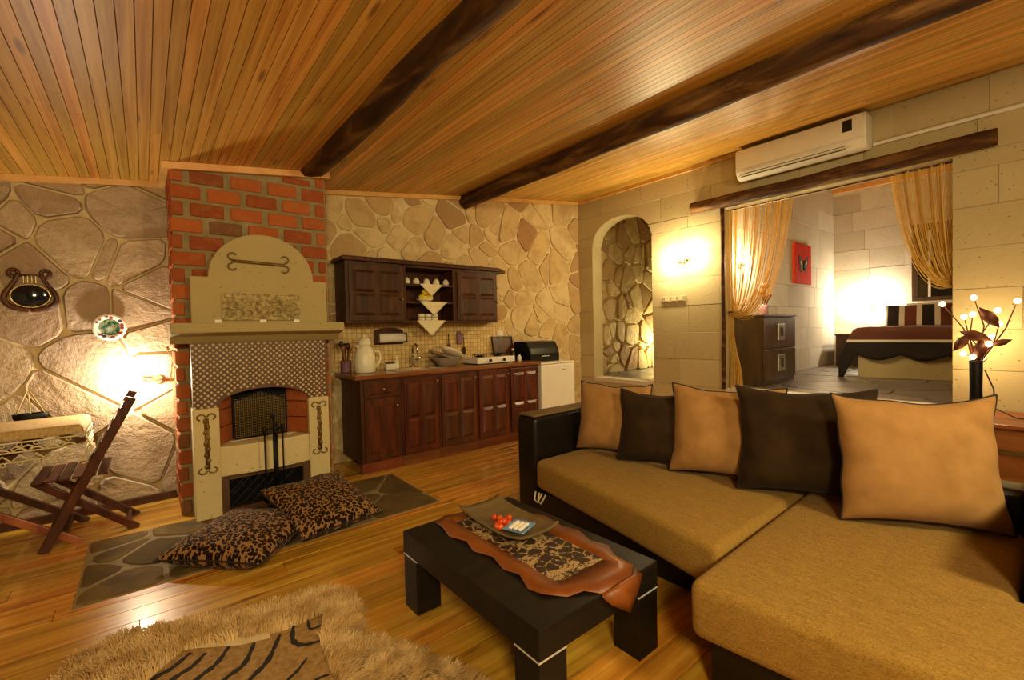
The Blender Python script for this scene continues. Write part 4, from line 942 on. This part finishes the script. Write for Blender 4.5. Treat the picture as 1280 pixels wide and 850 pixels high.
while cnt < 26000:
    p = (rf.uniform(x0, x1), rf.uniform(y0, y1))
    if not inside(p, OUT) or inside(p, IN): continue
    cnt += 1; dirn = (Vector(p)-IC); dirn = dirn.normalized() if dirn.length else Vector((1, 0))
    cl = noise.noise((p[0]*16, p[1]*16, 0)); ang = cl*1.5+rf.uniform(-.5, .5); dx, dy = dirn.x*math.cos(ang)-dirn.y*math.sin(ang), dirn.x*math.sin(ang)+dirn.y*math.cos(ang)
    L = rf.uniform(.032, .058); wd = rf.uniform(.0016, .003); px, py = -dy, dx; b0 = len(V)
    for t, wk, hh, rr in ((0, 1, .0, 0), (.4, .9, .62, .25), (.75, .7, .85, .62), (1, .1, .8, 1.0)):
        cx, cy, cz = p[0]+dx*L*rr*.85, p[1]+dy*L*rr*.85, .012+L*hh*.85
        V += [(cx-px*wd*wk, cy-py*wd*wk, cz), (cx+px*wd*wk, cy+py*wd*wk, cz)]
    Fc += [(b0, b0+1, b0+3, b0+2), (b0+2, b0+3, b0+5, b0+4), (b0+4, b0+5, b0+7, b0+6)]
m_ = MB(); m_.v = V; m_.f = Fc; stuff(m_.build('fur_border', 'fur', rg, False, fix=False))
# ------------------------------------------------------------------ folding table and chair at the left wall
tb = thing('folding_table', 'brown wooden folding table with crossed legs under a lace-edged cloth', 'table', (-.90, 4.19, 0))
HX, HY, TT = .57, .245, .755
B(-HX, HX, -HY, HY, TT-.022, TT).build('tabletop', 'chair_wood', tb, bevel=.003)
def bar(mb, a, b, w, t, up=(0, 1, 0)):
    a, b = Vector(a), Vector(b); d = (b-a).normalized(); y = Vector(up); x = d.cross(y).normalized()
    vs = [p+x*(sx*w/2)+y*(sy*t/2) for p in (a, b) for sx, sy in ((-1, -1), (1, -1), (1, 1), (-1, 1))]
    return mb.add(vs, [(0,1,2,3),(7,6,5,4),(0,4,5,1),(1,5,6,2),(2,6,7,3),(3,7,4,0)])
for y, mt in ((-HY+.03, 'chair_light'), (HY-.03, 'chair_wood')):
    bar(MB(), (.55, y, .002), (-.42, y, TT-.024), .045, .024).build('leg', mt, tb, bevel=.004)
    bar(MB(), (-.55, y+.027, .002), (.42, y+.027, TT-.024), .045, .024).build('leg', 'chair_wood', tb, bevel=.004)
for x, z in ((.47, .065), (-.47, .065), (0, .41)): bar(MB(), (x, -HY+.05, z), (x, HY-.05, z), .03, .03, (0, 0, 1)).build('stretcher', 'chair_wood', tb, bevel=.004)
tc = thing('tablecloth', 'beige woven cloth with looped lace trim spread on the folding table', 'tablecloth', (-.90, 4.19, TT))
def clothf(u, v):
    x = (u*2-1)*(HX+.06); y = (v*2-1)*(HY+.06); ox, oy = max(0, abs(x)-HX), max(0, abs(y)-HY); d = ox+oy
    z = .006-.9*d+.003*noise.noise((x*9, y*9, 1)); xx = math.copysign(min(abs(x), HX+.008+.15*ox), x); yy = math.copysign(min(abs(y), HY+.008+.15*oy), y)
    return (xx, yy, max(z, -.055))
MB().grid(clothf, 60, 40).build('cloth', 'tablecloth', tc, True, solid=.003)
lc = MB(); YF_ = -HY-.02
def swag(x0, x1, z0, amp, n, y): return [(x0+(x1-x0)*k/n, y, z0+amp*math.sin(PI*k/n)) for k in range(n+1)]
lc.tube([(-HX, YF_, -.062), (HX, YF_, -.062)], .0055, 5); lc.tube([(-HX, YF_, -.118), (HX, YF_, -.118)], .005, 5); lc.tube([(-HX, YF_, -.175), (HX, YF_, -.175)], .004, 5)
k = 0; x = -HX
while x < HX-.05:
    lc.tube(swag(x, x+.07, -.118, .02, 8, YF_), .005, 5); lc.tube([(x, YF_, -.172), (x+.035, YF_-.004, -.135), (x+.07, YF_, -.172)], .005, 5)
    lc.tube([(x+.035+.011*math.cos(q), YF_, -.072+.011*math.sin(q)) for q in [j*2*PI/10 for j in range(11)]], .004, 4); lc.tube([(x+.035+.011*math.cos(q), YF_, -.186+.011*math.sin(q)) for q in [j*2*PI/10 for j in range(11)]], .004, 4)
    if k % 2 == 0: lc.tube([(x+.01, YF_, -.116), (x+.0, YF_, -.095), (x+.02, YF_, -.084), (x+.045, YF_, -.094), (x+.07, YF_, -.08), (x+.09, YF_, -.09), (x+.075, YF_, -.114)], .0055, 5)
    x += .07; k += 1
XE = HX+.02
for z in (-.062, -.118, -.175): lc.tube([(XE, -HY, z), (XE, HY, z)], .0055, 5)
for j in range(6): y = -HY+j*.08; lc.tube([(XE, y, -.172), (XE+.004, y+.04, -.13), (XE, y+.08, -.172)], .005, 5); lc.tube([(XE, y+.04+.011*math.cos(q), -.074+.011*math.sin(q)) for q in [i*2*PI/10 for i in range(11)]], .004, 4)
lc.tube([(XE, -HY, -.06), (XE+.03, -HY-.02, -.15), (XE-.01, -HY-.03, -.21), (XE+.01, -HY-.02, -.235), (XE-.02, -HY-.03, -.24)], .005, 5)
stuff(lc.build('lace_trim', 'cord_cream', tc, True))
fc = thing('folding_chair', 'dark wooden folding chair with slatted back pulled up to the table', 'chair', (-.29, 4.17, 0))
p = ony(165, 496, 3.96); topx, topz = p.x+.29, p.z
for y in (-.25, .25):
    bar(MB(), (-.23, y, .0), (topx, y, topz), .052, .026).build('back_post', 'chair_wood', fc, bevel=.005)
    bar(MB(), (.215, y*.56, .0), (-.27, y*.56, .42), .045, .024).build('leg', 'chair_wood', fc, bevel=.004)
for k in range(5):
    t = .60+.075*k; x = -.23+(topx+.23)*t; z = topz*t; bar(MB(), (x, -.236, z+.01), (x, .236, z+.01), .05, .014, Vector((topx+.23, 0, topz)).normalized()).build('back_slat', 'chair_wood', fc, bevel=.003)
for k in range(6): x = -.27+k*.06; B(x, x+.05, -.235, .235, .42, .436).build('seat_slat', 'chair_wood', fc, bevel=.003)
bar(MB(), (.17, -.13, .04), (.17, .13, .04), .03, .03, (0, 0, 1)).build('stretcher', 'chair_wood', fc, bevel=.003)
bar(MB(), (-.17, -.24, .12), (-.17, .24, .12), .03, .03, (0, 0, 1)).build('stretcher', 'chair_wood', fc, bevel=.003)

# ------------------------------------------------------------------ on the stone wall by the table
WY = YW-.05
p = ony(38, 365, WY); ly = thing('lyre_ornament', 'dark lyre-shaped wall ornament with round glass face on the stone wall', 'wall ornament', (p.x, WY, p.z))
half = [(0, -.125), (.06, -.12), (.105, -.095), (.125, -.055), (.115, .0), (.085, .06), (.062, .11), (.055, .14)]
for s in (-1, 1):
    sp_ = bez((s*.0, 0, -.122), (s*.10, 0, -.125), (s*.165, 0, -.07), (s*.105, 0, .02), 14)+bez((s*.105, 0, .02), (s*.08, 0, .06), (s*.06, 0, .10), (s*.056, 0, .13), 8)[1:]
    MB().tube(sp_, [.017]*10+[.015]*5+[.012]*8, 10).build('arm', 'cabinet_dark', ly, True)
    MB().tube([(s*(.056+.022*(1-math.cos(q))), 0, .13+.022*math.sin(q)*1.1) for q in [k*PI*1.5/14 for k in range(15)]], [.012]*9+[.014]*6, 8).build('scroll', 'cabinet_dark', ly, True)
MB().tube([(-.058, 0, .115), (.058, 0, .115)], .007, 8).build('crossbar', 'cabinet_dark', ly, True)
for k in range(4): MB().tube([(-.03+.02*k, -.004, .112), (-.03+.02*k, -.004, .062)], .0012, 4).build('string', 'brass', ly)
MB().lathe([(.080, .012), (.080, -.006), (.070, -.012), (.001, -.013)], 30, (0, 0, -.028), 'y').build('face', 'dark_glass', ly, True).scale = (1.12, 1, .96)
MB().tube([(.086*1.12*math.cos(q), -.006, -.028+.083*.96*math.sin(q)) for q in [k*2*PI/40 for k in range(41)]], .006, 8).build('rim', 'brass', ly, True)
p = ony(137, 409, WY); dp_ = tag(MB().lathe([(.05, .0), (.055, -.004), (.075, -.012), (.097, -.022), (.099, -.019), (.1, -.02), (.099, -.026), (.075, -.017), (.052, -.009), (.001, -.008)], 36, (0, 0, 0), 'y').build('painted_plate', 'plate_paint', None, True), 'painted ceramic plate with coloured flowers hung on the stone wall', 'plate'); dp_.location = (p.x, WY+.012, p.z)
p = ony(40, 519, WY); hb_ = thing('hanging_basket', 'small dark basket hung on straw cords on the wall behind the table', 'basket', (p.x, WY-.05, p.z))
MB().lathe([(.02, -.05), (.06, -.045), (.085, -.01), (.09, .02), (.085, .02), (.078, -.008), (.05, -.035), (.001, -.04)], 20).build('bowl', 'black_iron', hb_, True).scale = (1, .5, 1)
for dx in (-.07, .0, .07): MB().tube([(dx, 0, .015), (dx*.1-.01, .03, .17)], .004, 5).build('cord', 'straw', hb_, True)
def sconce(name, label, origin, nrm, heads, power, col, mat_b='bulb_glow', drop=0.0):
    """small metal wall lamp; nrm = wall normal, heads = directions of the bulbs"""
    n_ = Vector(nrm); s = thing(name, label, 'wall lamp', origin); ax = n_.to_track_quat('Z', 'Y').to_matrix().to_4x4()
    mb = MB().lathe([(.035, 0), (.035, .008), (.02, .016), (.012, .03), (.012, .06)], 16); mb.v = [tuple(ax@Vector(v)) for v in mb.v]; mb.build('wall_plate', 'silver', s, True)
    for h in heads:
        h = Vector(h); a = n_*.055; b = a+h.normalized()*.075; MB().tube([a, b], .009, 8).tube([b, b+h.normalized()*.03], [.012, .019], 10).build('bulb_holder', 'silver', s, True)
        c = b+h.normalized()*.045; MB().ball(c, .019, 12).build('bulb', mat_b, s, True)
        lamp('sconce_light', c+n_*.06+h.normalized()*.03, power, col, .025, s)
    return s
p = ony(197, 474, YW-.035); sconce('wall_sconce', 'small metal wall lamp glaring on the stone wall below the painted plate', (p.x, YW-.034, p.z), (0, -1, 0), [(-1, -.1, .15)], P_HALL, PALE)
p2 = ony(212, 474, YW-.03); tag(MB().tube([(p.x+.03, YW-.036, p.z), (p2.x-.02, YW-.04, p2.z-.01), (p2.x-.01, YW-.04, p2.z+.05), (p2.x+.01, YW-.038, p2.z+.16), (p2.x-.01, YW-.037, p2.z+.26)], .004, 6).ball((p2.x-.01, YW-.045, p2.z), .014, 8).build('lamp_cable', 'rose_petal', None, True), 'thin pinkish cable rising from the wall lamp beside the chimney', 'cable')

# ------------------------------------------------------------------ on the right wall
p = onx(855, 327, XR); sconce('wall_sconce', 'small metal wall lamp with two bulbs between the arch and the bedroom opening', (XR-.005, p.y, p.z), (-1, 0, 0), [(0, 1, .15), (0, -1, .35)], P_WALL, WARM)
p = onx(843, 374, XR); sp2 = thing('switch_plate', 'long pale switch plate on the limestone wall under the two-bulb lamp', 'switch', (XR-.005, p.y, p.z)); B(-.012, 0, -.16, .16, -.035, .035).build('plate', 'joint_lime', sp2, bevel=.004)
for k in range(3): B(-.016, -.012, -.12+k*.09, -.06+k*.09, -.022, .022).build('rocker', 'hide_trim', sp2, bevel=.002)
ac = thing('air_conditioner', 'white split air conditioner on the limestone wall above the log lintel', 'air conditioner', (XR-.006, 1.64, 2.80))
pf = [(0, .03), (-.10, .0), (-.17, .02), (-.205, .08), (-.21, .27), (-.19, .31), (0, .31)]
mb = MB().prism(pf, 'y', -.55, .55); mb.v = [(v[0], v[1], v[2]) for v in mb.v]; mb.build('body', 'ac_white', ac, bevel=.012, seg=3)
B(-.217, -.211, -.53, .53, .10, .295).build('front_panel', 'ac_white', ac, bevel=.006)
for dz, dx in ((.052, -.199), (.03, -.187)): MB().box(dx-.004, dx, -.40, .50, dz-.004, dz+.004).build('air_slot', 'black_plastic', ac)
B(-.214, -.202, -.44, .51, .036, .048).build('louvre', 'ac_white', ac, bevel=.003)
B(-.219, -.2165, -.455, -.385, .17, .27).build('display', 'black_plastic', ac)
p = onx(1092, 186, XR); q = onx(1280, 140, XR); tag(B(XR-.028, XR-.004, q.y-1.0, 1.085, 2.845, 2.872).build('pipe_conduit', 'ac_white', None, bevel=.004), 'pale pipe duct on the wall leading away from the air conditioner', 'duct')

# ------------------------------------------------------------------ string curtains in the bedroom opening
def curtain(name, label, ytie, ytop0, ytop1, ztie, zt=2.585, n=84, seed=1, tail=0):
    r = random.Random(seed); mb = MB(); s = 1 if ytop1 > ytop0 else -1
    for i in range(n):
        t = i/(n-1); yt = ytop0+(ytop1-ytop0)*t; x = XR+.10+r.uniform(-.025, .03)+.02*math.sin(t*34)
        sag = (.16+.12*(tail > 0))*t*r.uniform(.5, 1.3); xo = r.uniform(-.03, .03)
        pts = bez((x, yt, zt), (x, yt-(yt-ytie)*.12, zt-.55*(zt-ztie)), (x+xo, yt-(yt-ytie)*.42, ztie-sag*.9-.02), (XR+.09+xo, ytie+r.uniform(-.02, .02), ztie+r.uniform(-.03, .05)), 15)
        mb.tube(pts, r.uniform(.0018, .0034), 4, False)
    for i in range(tail):
        yy = ytie+r.uniform(-.03, .03); y2 = ytie+r.uniform(-.01, .12)*s
        mb.tube(bez((XR+.09, yy, ztie), (XR+.09, yy-.02*s, ztie-.3), (XR+.08, y2, ZB+.35), (XR+.07+r.uniform(-.03, .03), y2, ZB+.012), 8), .0036, 4, False)
    c = tag(mb.build(name, 'string_gold', None, True, fix=False), label, 'curtain'); c['kind'] = 'stuff'; return c
ya = onx(990, 245, XR+.1).y
curtain('string_curtain', 'gold string curtain swept aside by the dark post at the bedroom opening', 2.385, 2.40, ya, 1.43, tail=40, seed=3)
yb = onx(1113, 218, XR+.1).y
curtain('string_curtain', 'gold string curtain swept aside at the bedroom opening in front of the dark window', .55, .60, yb, 1.60, seed=4)
tag(MB().tube([(XR+.10, OY0, 2.588), (XR+.10, OY1, 2.588)], .008, 8).build('curtain_rod', 'chair_wood', None, True), 'thin curtain rod behind the log lintel carrying the string curtains', 'curtain rod')
tag(MB().tube([(XR+.09+.035*math.cos(q_), 2.385+.03*math.sin(q_), 1.44) for q_ in [k*2*PI/16 for k in range(17)]], .008, 6).build('curtain_tieback', 'chair_wood', None, True), 'brown tie-back round the string curtain at the dark post', 'tie-back')

# ------------------------------------------------------------------ bedroom
ds = thing('dresser', 'grey-brown dresser with square silver handles inside the bedroom opening', 'dresser', (5.98, 2.355, ZB))
DW, DD, DH = .48, .165, .83
B(-DW, DW, -DD+.015, DD, 0, DH-.025).build('carcass', 'dresser_wood', ds, bevel=.003); B(-DW-.015, DW+.015, -DD-.01, DD, DH-.024, DH).build('top', 'dresser_wood', ds, bevel=.003)
for z0 in (.06, .43):
    d = B(-DW+.01, DW-.01, -DD-.004, -DD+.014, z0, z0+.355).build('drawer', 'dresser_wood', ds, bevel=.003)
    hd = B(-.10, .10, -DD-.020, -DD-.005, z0+.09, z0+.29).build('handle_plate', 'silver', d, bevel=.006); 
    B(-.03, .03, -DD-.026, -DD-.020, z0+.135, z0+.245).build('handle_slot', 'black_plastic', d, bevel=.006)
vz = ZB+DH+.001
fv = thing('flower_vase', 'pink glass vase of dried roses standing on the dresser', 'vase', (5.80, 2.30, vz))
MB().lathe([(.05, 0), (.052, .01), (.05, .06), (.058, .12), (.054, .12), (.046, .06), (.046, .012), (.001, .01)], 18).build('vase', 'pink_glass', fv, True)
for k, (dx, dy, dz) in enumerate(((.03, 0, .34), (-.02, .02, .27), (.07, .01, .20), (.02, -.03, .22))):
    st_ = MB().tube([(dx*.1, dy*.1, .02), (dx*.6, dy*.6, dz*.6), (dx, dy, dz)], .004, 5).build('stem', 'dark_olive', fv, True)
    fl_ = MB().ball((dx, dy, dz), .042, 10, 1, 1, .85)
    for q in range(5): fl_.ball((dx+.026*math.cos(q*1.256), dy+.026*math.sin(q*1.256), dz+.008), .024, 8, 1, 1, 1.2)
    fl_.build('rose', 'rose_petal' if k != 2 else 'leaf_brown', fv, True)
MB().tube([(.02, 0, .05), (.1, 0, .16), (.16, -.01, .24)], .008, 6).build('twig', 'mauve', fv, True)
pc = thing('butterfly_canvas', 'red canvas with dark butterfly hung on the bedroom side wall', 'picture', (7.76, YBL-.006, 2.19))
B(-.34, .34, -.03, 0, -.30, .30).build('canvas', 'red_canvas', pc, bevel=.004)
for s in (-1, 1):
    w_ = MB().prism([(s*.02, -.02), (s*.07, .06), (s*.16, .13), (s*.20, .11), (s*.17, .0), (s*.12, -.03), (s*.15, -.09), (s*.11, -.13), (s*.05, -.10)], 'y', -.036, -.031).build('wing', 'black_paint', pc)
    MB().prism([(s*.06, .0), (s*.10, .05), (s*.13, .03), (s*.09, -.03)], 'y', -.040, -.0365).build('wing_spot', 'white_paint', w_)
MB().tube([(0, -.035, -.09), (0, -.035, .05)], [.006, .012], 8).build('wing_body', 'black_paint', pc, True)
# bed
ROT = math.radians(8); bd_ = thing('bed', 'double bed with pale stone base and headboard in the bedroom', 'bed', (7.16, 1.70, ZB), ROT)
BW = 1.75
B(.0, 1.75, -BW, 0, 0, .36).build('base', 'limestone', bd_, bevel=.01); B(.02, 1.75, -BW+.02, -.02, .36, .60).build('mattress', 'paper', bd_, bevel=.04, seg=3); B(1.755, 1.83, -BW-.0, -.42, 0, .98).build('headboard', 'limestone_pale', bd_, bevel=.01)
zbands('blanket_print', [(-9, '1c1210'), (-.155, 'd8cfc2'), (-.125, '5a2f20'), (-.012, '5e3324')])
bk = thing('bedspread', 'brown bedspread with white stripe and scalloped dark hem over the bed', 'bedspread', (7.16, 1.70, ZB+.615), ROT)
def spread(u, v):    # u along the bed from the floor edge of the foot, v across
    a = u*1.58-.33; b = v*(BW+.60)-.30
    x = max(a, -.03); y = -min(max(b, -.03), BW+.03); hang_f = max(0, -a-.03)
    sc_ = abs(math.sin(b*PI/.42))*.065; hang_s = max(0, -b-.03)
    z = .006-hang_f*1.05*(1-.12*0)-sc_*(hang_f/.27)-hang_s*1.25*(.55+.45*(1-min(1, max(0, a)/1.2)))
    if hang_f > 0 or hang_s > 0: x -= .012*math.sin(b*9)*min(1, hang_f*6)
    z += .006*noise.noise((a*4, b*4, 3))
    if hang_f == 0 and hang_s == 0: z += .02*noise.noise((a*1.5, b*1.5, 7))+.02
    return (x-.012*(hang_f > 0), y+.012*(hang_s > 0)+hang_s*.6, z)
MB().grid(spread, 50, 80).build('cloth', 'blanket_print', bk, True, solid=.012)
t = NT('stripe_print'); v = t.coord((1, 1, 1), False); sp = t.n('SeparateXYZ'); t.l(v, sp.inputs[0]); fr_ = t.math('FRACT', t.math('MULTIPLY_ADD', sp.outputs['X'], 2.6, .37))
c = t.ramp(fr_, [(0, '6a3524'), (.34, 'd8cfc2'), (.5, '1c1210'), (.84, 'd8cfc2')], True); M['stripe_print'] = t.set(c, .85)
for k, (yy, lab) in enumerate(((-.55, 'striped brown and white pillow against the headboard, nearer the nightstand'), (-1.30, 'striped brown and white pillow against the headboard, farther from the nightstand'))):
    m = Matrix.Translation((7.16, 1.70, ZB+.63)) @ Matrix.Rotation(ROT, 4, 'Z') @ Matrix.Translation((1.54, yy, .165)) @ Matrix.Rotation(-PI/2, 4, 'Z') @ Matrix.Rotation(-.62, 4, 'X')
    pillow('bed_pillow', lab, 'pillow', .74, .40, .16, m, 'stripe_print', None, 'striped bed pillows', 30+k, .05)
ns = thing('nightstand', 'dark brown nightstand in the corner beside the bed', 'nightstand', (9.06, 2.20, ZB)); B(-.22, .22, -.2, .2, 0, .50).build('body', 'cabinet_dark', ns, bevel=.004); B(-.24, .235, -.21, .21, .501, .525).build('top', 'cabinet_dark', ns, bevel=.004)
d = B(-.236, -.221, -.18, .18, .28, .47).build('drawer', 'cabinet_dark', ns, bevel=.003); MB().lathe([(.01, 0), (.014, -.02), (.002, -.022)], 10, (-.236, 0, .37), 'x').build('knob', 'brass', d, True)
sconce('wall_sconce', 'bedside wall lamp flooding the bedroom corner above the nightstand', (XB-.006, 2.02, 1.55), (-1, 0, 0), [(0, 1, .3), (0, -.6, 1)], P_BED, PALE)
sconce('wall_sconce', 'wall lamp glowing behind the string curtain above the dresser', (5.72, YBL-.006, 2.02), (0, -1, 0), [(-1, 0, .3), (1, 0, .3)], P_CURT, WARM)
sconce('wall_sconce', 'low wall lamp lighting the passage stones beyond the arch', (7.1, YW-.05, 1.0), (0, -1, 0), [(-.6, -1, .4)], P_PASS, (1.0, .86, .42))

# ------------------------------------------------------------------ chest and glowing branch lamp behind the sofa
p0 = onx(1220, 497, 4.72)
cz = .60; ch_ = thing('wooden_chest', 'reddish wooden chest against the limestone wall behind the sofa', 'chest', (4.70, -.02, 0))
B(-.30, .33, -.62, .62, .04, cz-.03).build('body', 'chest_wood', ch_, bevel=.006); B(-.33, .335, -.65, .65, cz-.029, cz).build('lid', 'chest_wood', ch_, bevel=.008); B(-.31, -.30, -.62, .62, .40, .43).build('moulding', 'brass', ch_); B(-.28, .31, -.6, .6, 0, .039).build('foot', 'cabinet_dark', ch_)
bx = 4.72; vpos = onx(1220, 480, bx)
bl = thing('branch_lamp', 'black vase of lit twigs with bulbs and brown leaves on the chest', 'lamp', (bx, vpos.y, cz))
zt_ = onx(1220, 450, bx).z-cz
MB().lathe([(.034, 0), (.037, .01), (.034, zt_*.5), (.037, zt_-.01), (.035, zt_), (.03, zt_), (.027, .02), (.001, .018)], 18).build('vase', 'black_iron', bl, True)
rb2 = random.Random(9); org = Vector((bx, vpos.y, cz))
bul = [(1217, 372), (1205, 396), (1216, 393), (1247, 388), (1272, 376), (1249, 405), (1210, 418), (1240, 421), (1236, 430), (1204, 442), (1216, 446), (1228, 447), (1178, 380)]
for k, (px, py) in enumerate(bul):
    e = onx(px, py, bx+rb2.uniform(-.07, .1))-org; b0 = Vector((rb2.uniform(-.02, .02), rb2.uniform(-.02, .02), zt_-.05))
    mid = b0.lerp(e, .55)+Vector((rb2.uniform(-.03, .03), rb2.uniform(-.04, .04), .02))
    br = MB().tube([b0, mid, e], [.006, .005, .003], 6).build('twig', 'leaf_brown', bl, True)
    MB().ball(e, .02, 10).build('bulb', 'small_bulb', br, True)
for k, (px, py, tilt, L) in enumerate(((1237, 397, -.6, .10), (1202, 428, .6, .09), (1220, 420, -1.2, .10), (1225, 436, .1, .09), (1252, 428, 1.2, .06))):
    e = onx(px, py, bx-.05)-org; mb = MB(); ring = [(0, -L*.9), (L*.33, -L*.3), (L*.36, L*.2), (0, L*.95), (-L*.36, L*.2), (-L*.33, -L*.3)]
    pts = [e+Vector((-.006*abs(a), a*math.cos(tilt)-b*math.sin(tilt), a*math.sin(tilt)+b*math.cos(tilt))) for a, b in ring]
    mb.add([*pts, e+Vector((-.012, 0, 0))], [(i, (i+1) % 6, 6) for i in range(6)]).build('leaf', 'leaf_brown', bl, True, solid=.003, fix=False)
for e in ((.10, .04, zt_+.06), (.10, -.08, zt_+.18)): lamp('twig_light', e, P_TWIG, GOLD, .05, bl)
MB().tube([(0, -.045, .33), (-.02, -.09, .2), (-.03, -.10, .06), (-.05, -.2, .008), (-.06, -.34, .006)], .0045, 6).build('cord', 'black_plastic', bl, True)
# ------------------------------------------------------------------ housings for the two added fill lights, unseen behind the camera
for k, (lo_, tg_, sz_, lab) in enumerate((((-.5, -1.2, 2.2), (1.6, 2.6, .9), .6, 'added fill light in a wide metal housing over the rug side of the room'), ((1.9, -1.5, 2.45), (2.2, 2.0, .6), .5, 'added fill light in a wide metal housing behind the chaise'))):
    sl = thing('added_fill_housing', lab, 'added fill light', lo_); dz_ = (Vector(tg_)-Vector(lo_)).normalized(); mr = (-dz_).to_track_quat('Z', 'Y').to_matrix()
    hs = MB().lathe([(sz_/2+.02, -.02), (sz_/2+.02, .01), (sz_/2*.7, .09), (.05, .13), (.001, .132)], 28)
    hs.f = hs.f[28:]; hs.v = [tuple(mr@(Vector(v_)+Vector((0, 0, .012)))) for v_ in hs.v]
    me_ = hs; me_.f = [f_ for f_ in me_.f if len(f_) < 28]; me_.build('reflector', 'silver', sl, True, solid=.004, fix=False)
    top_ = -dz_*.14; MB().tube([top_, (top_.x, top_.y, zc(lo_[0]+top_.x)-lo_[2]-.005)], .012, 8).build('stem', 'black_iron', sl, True)
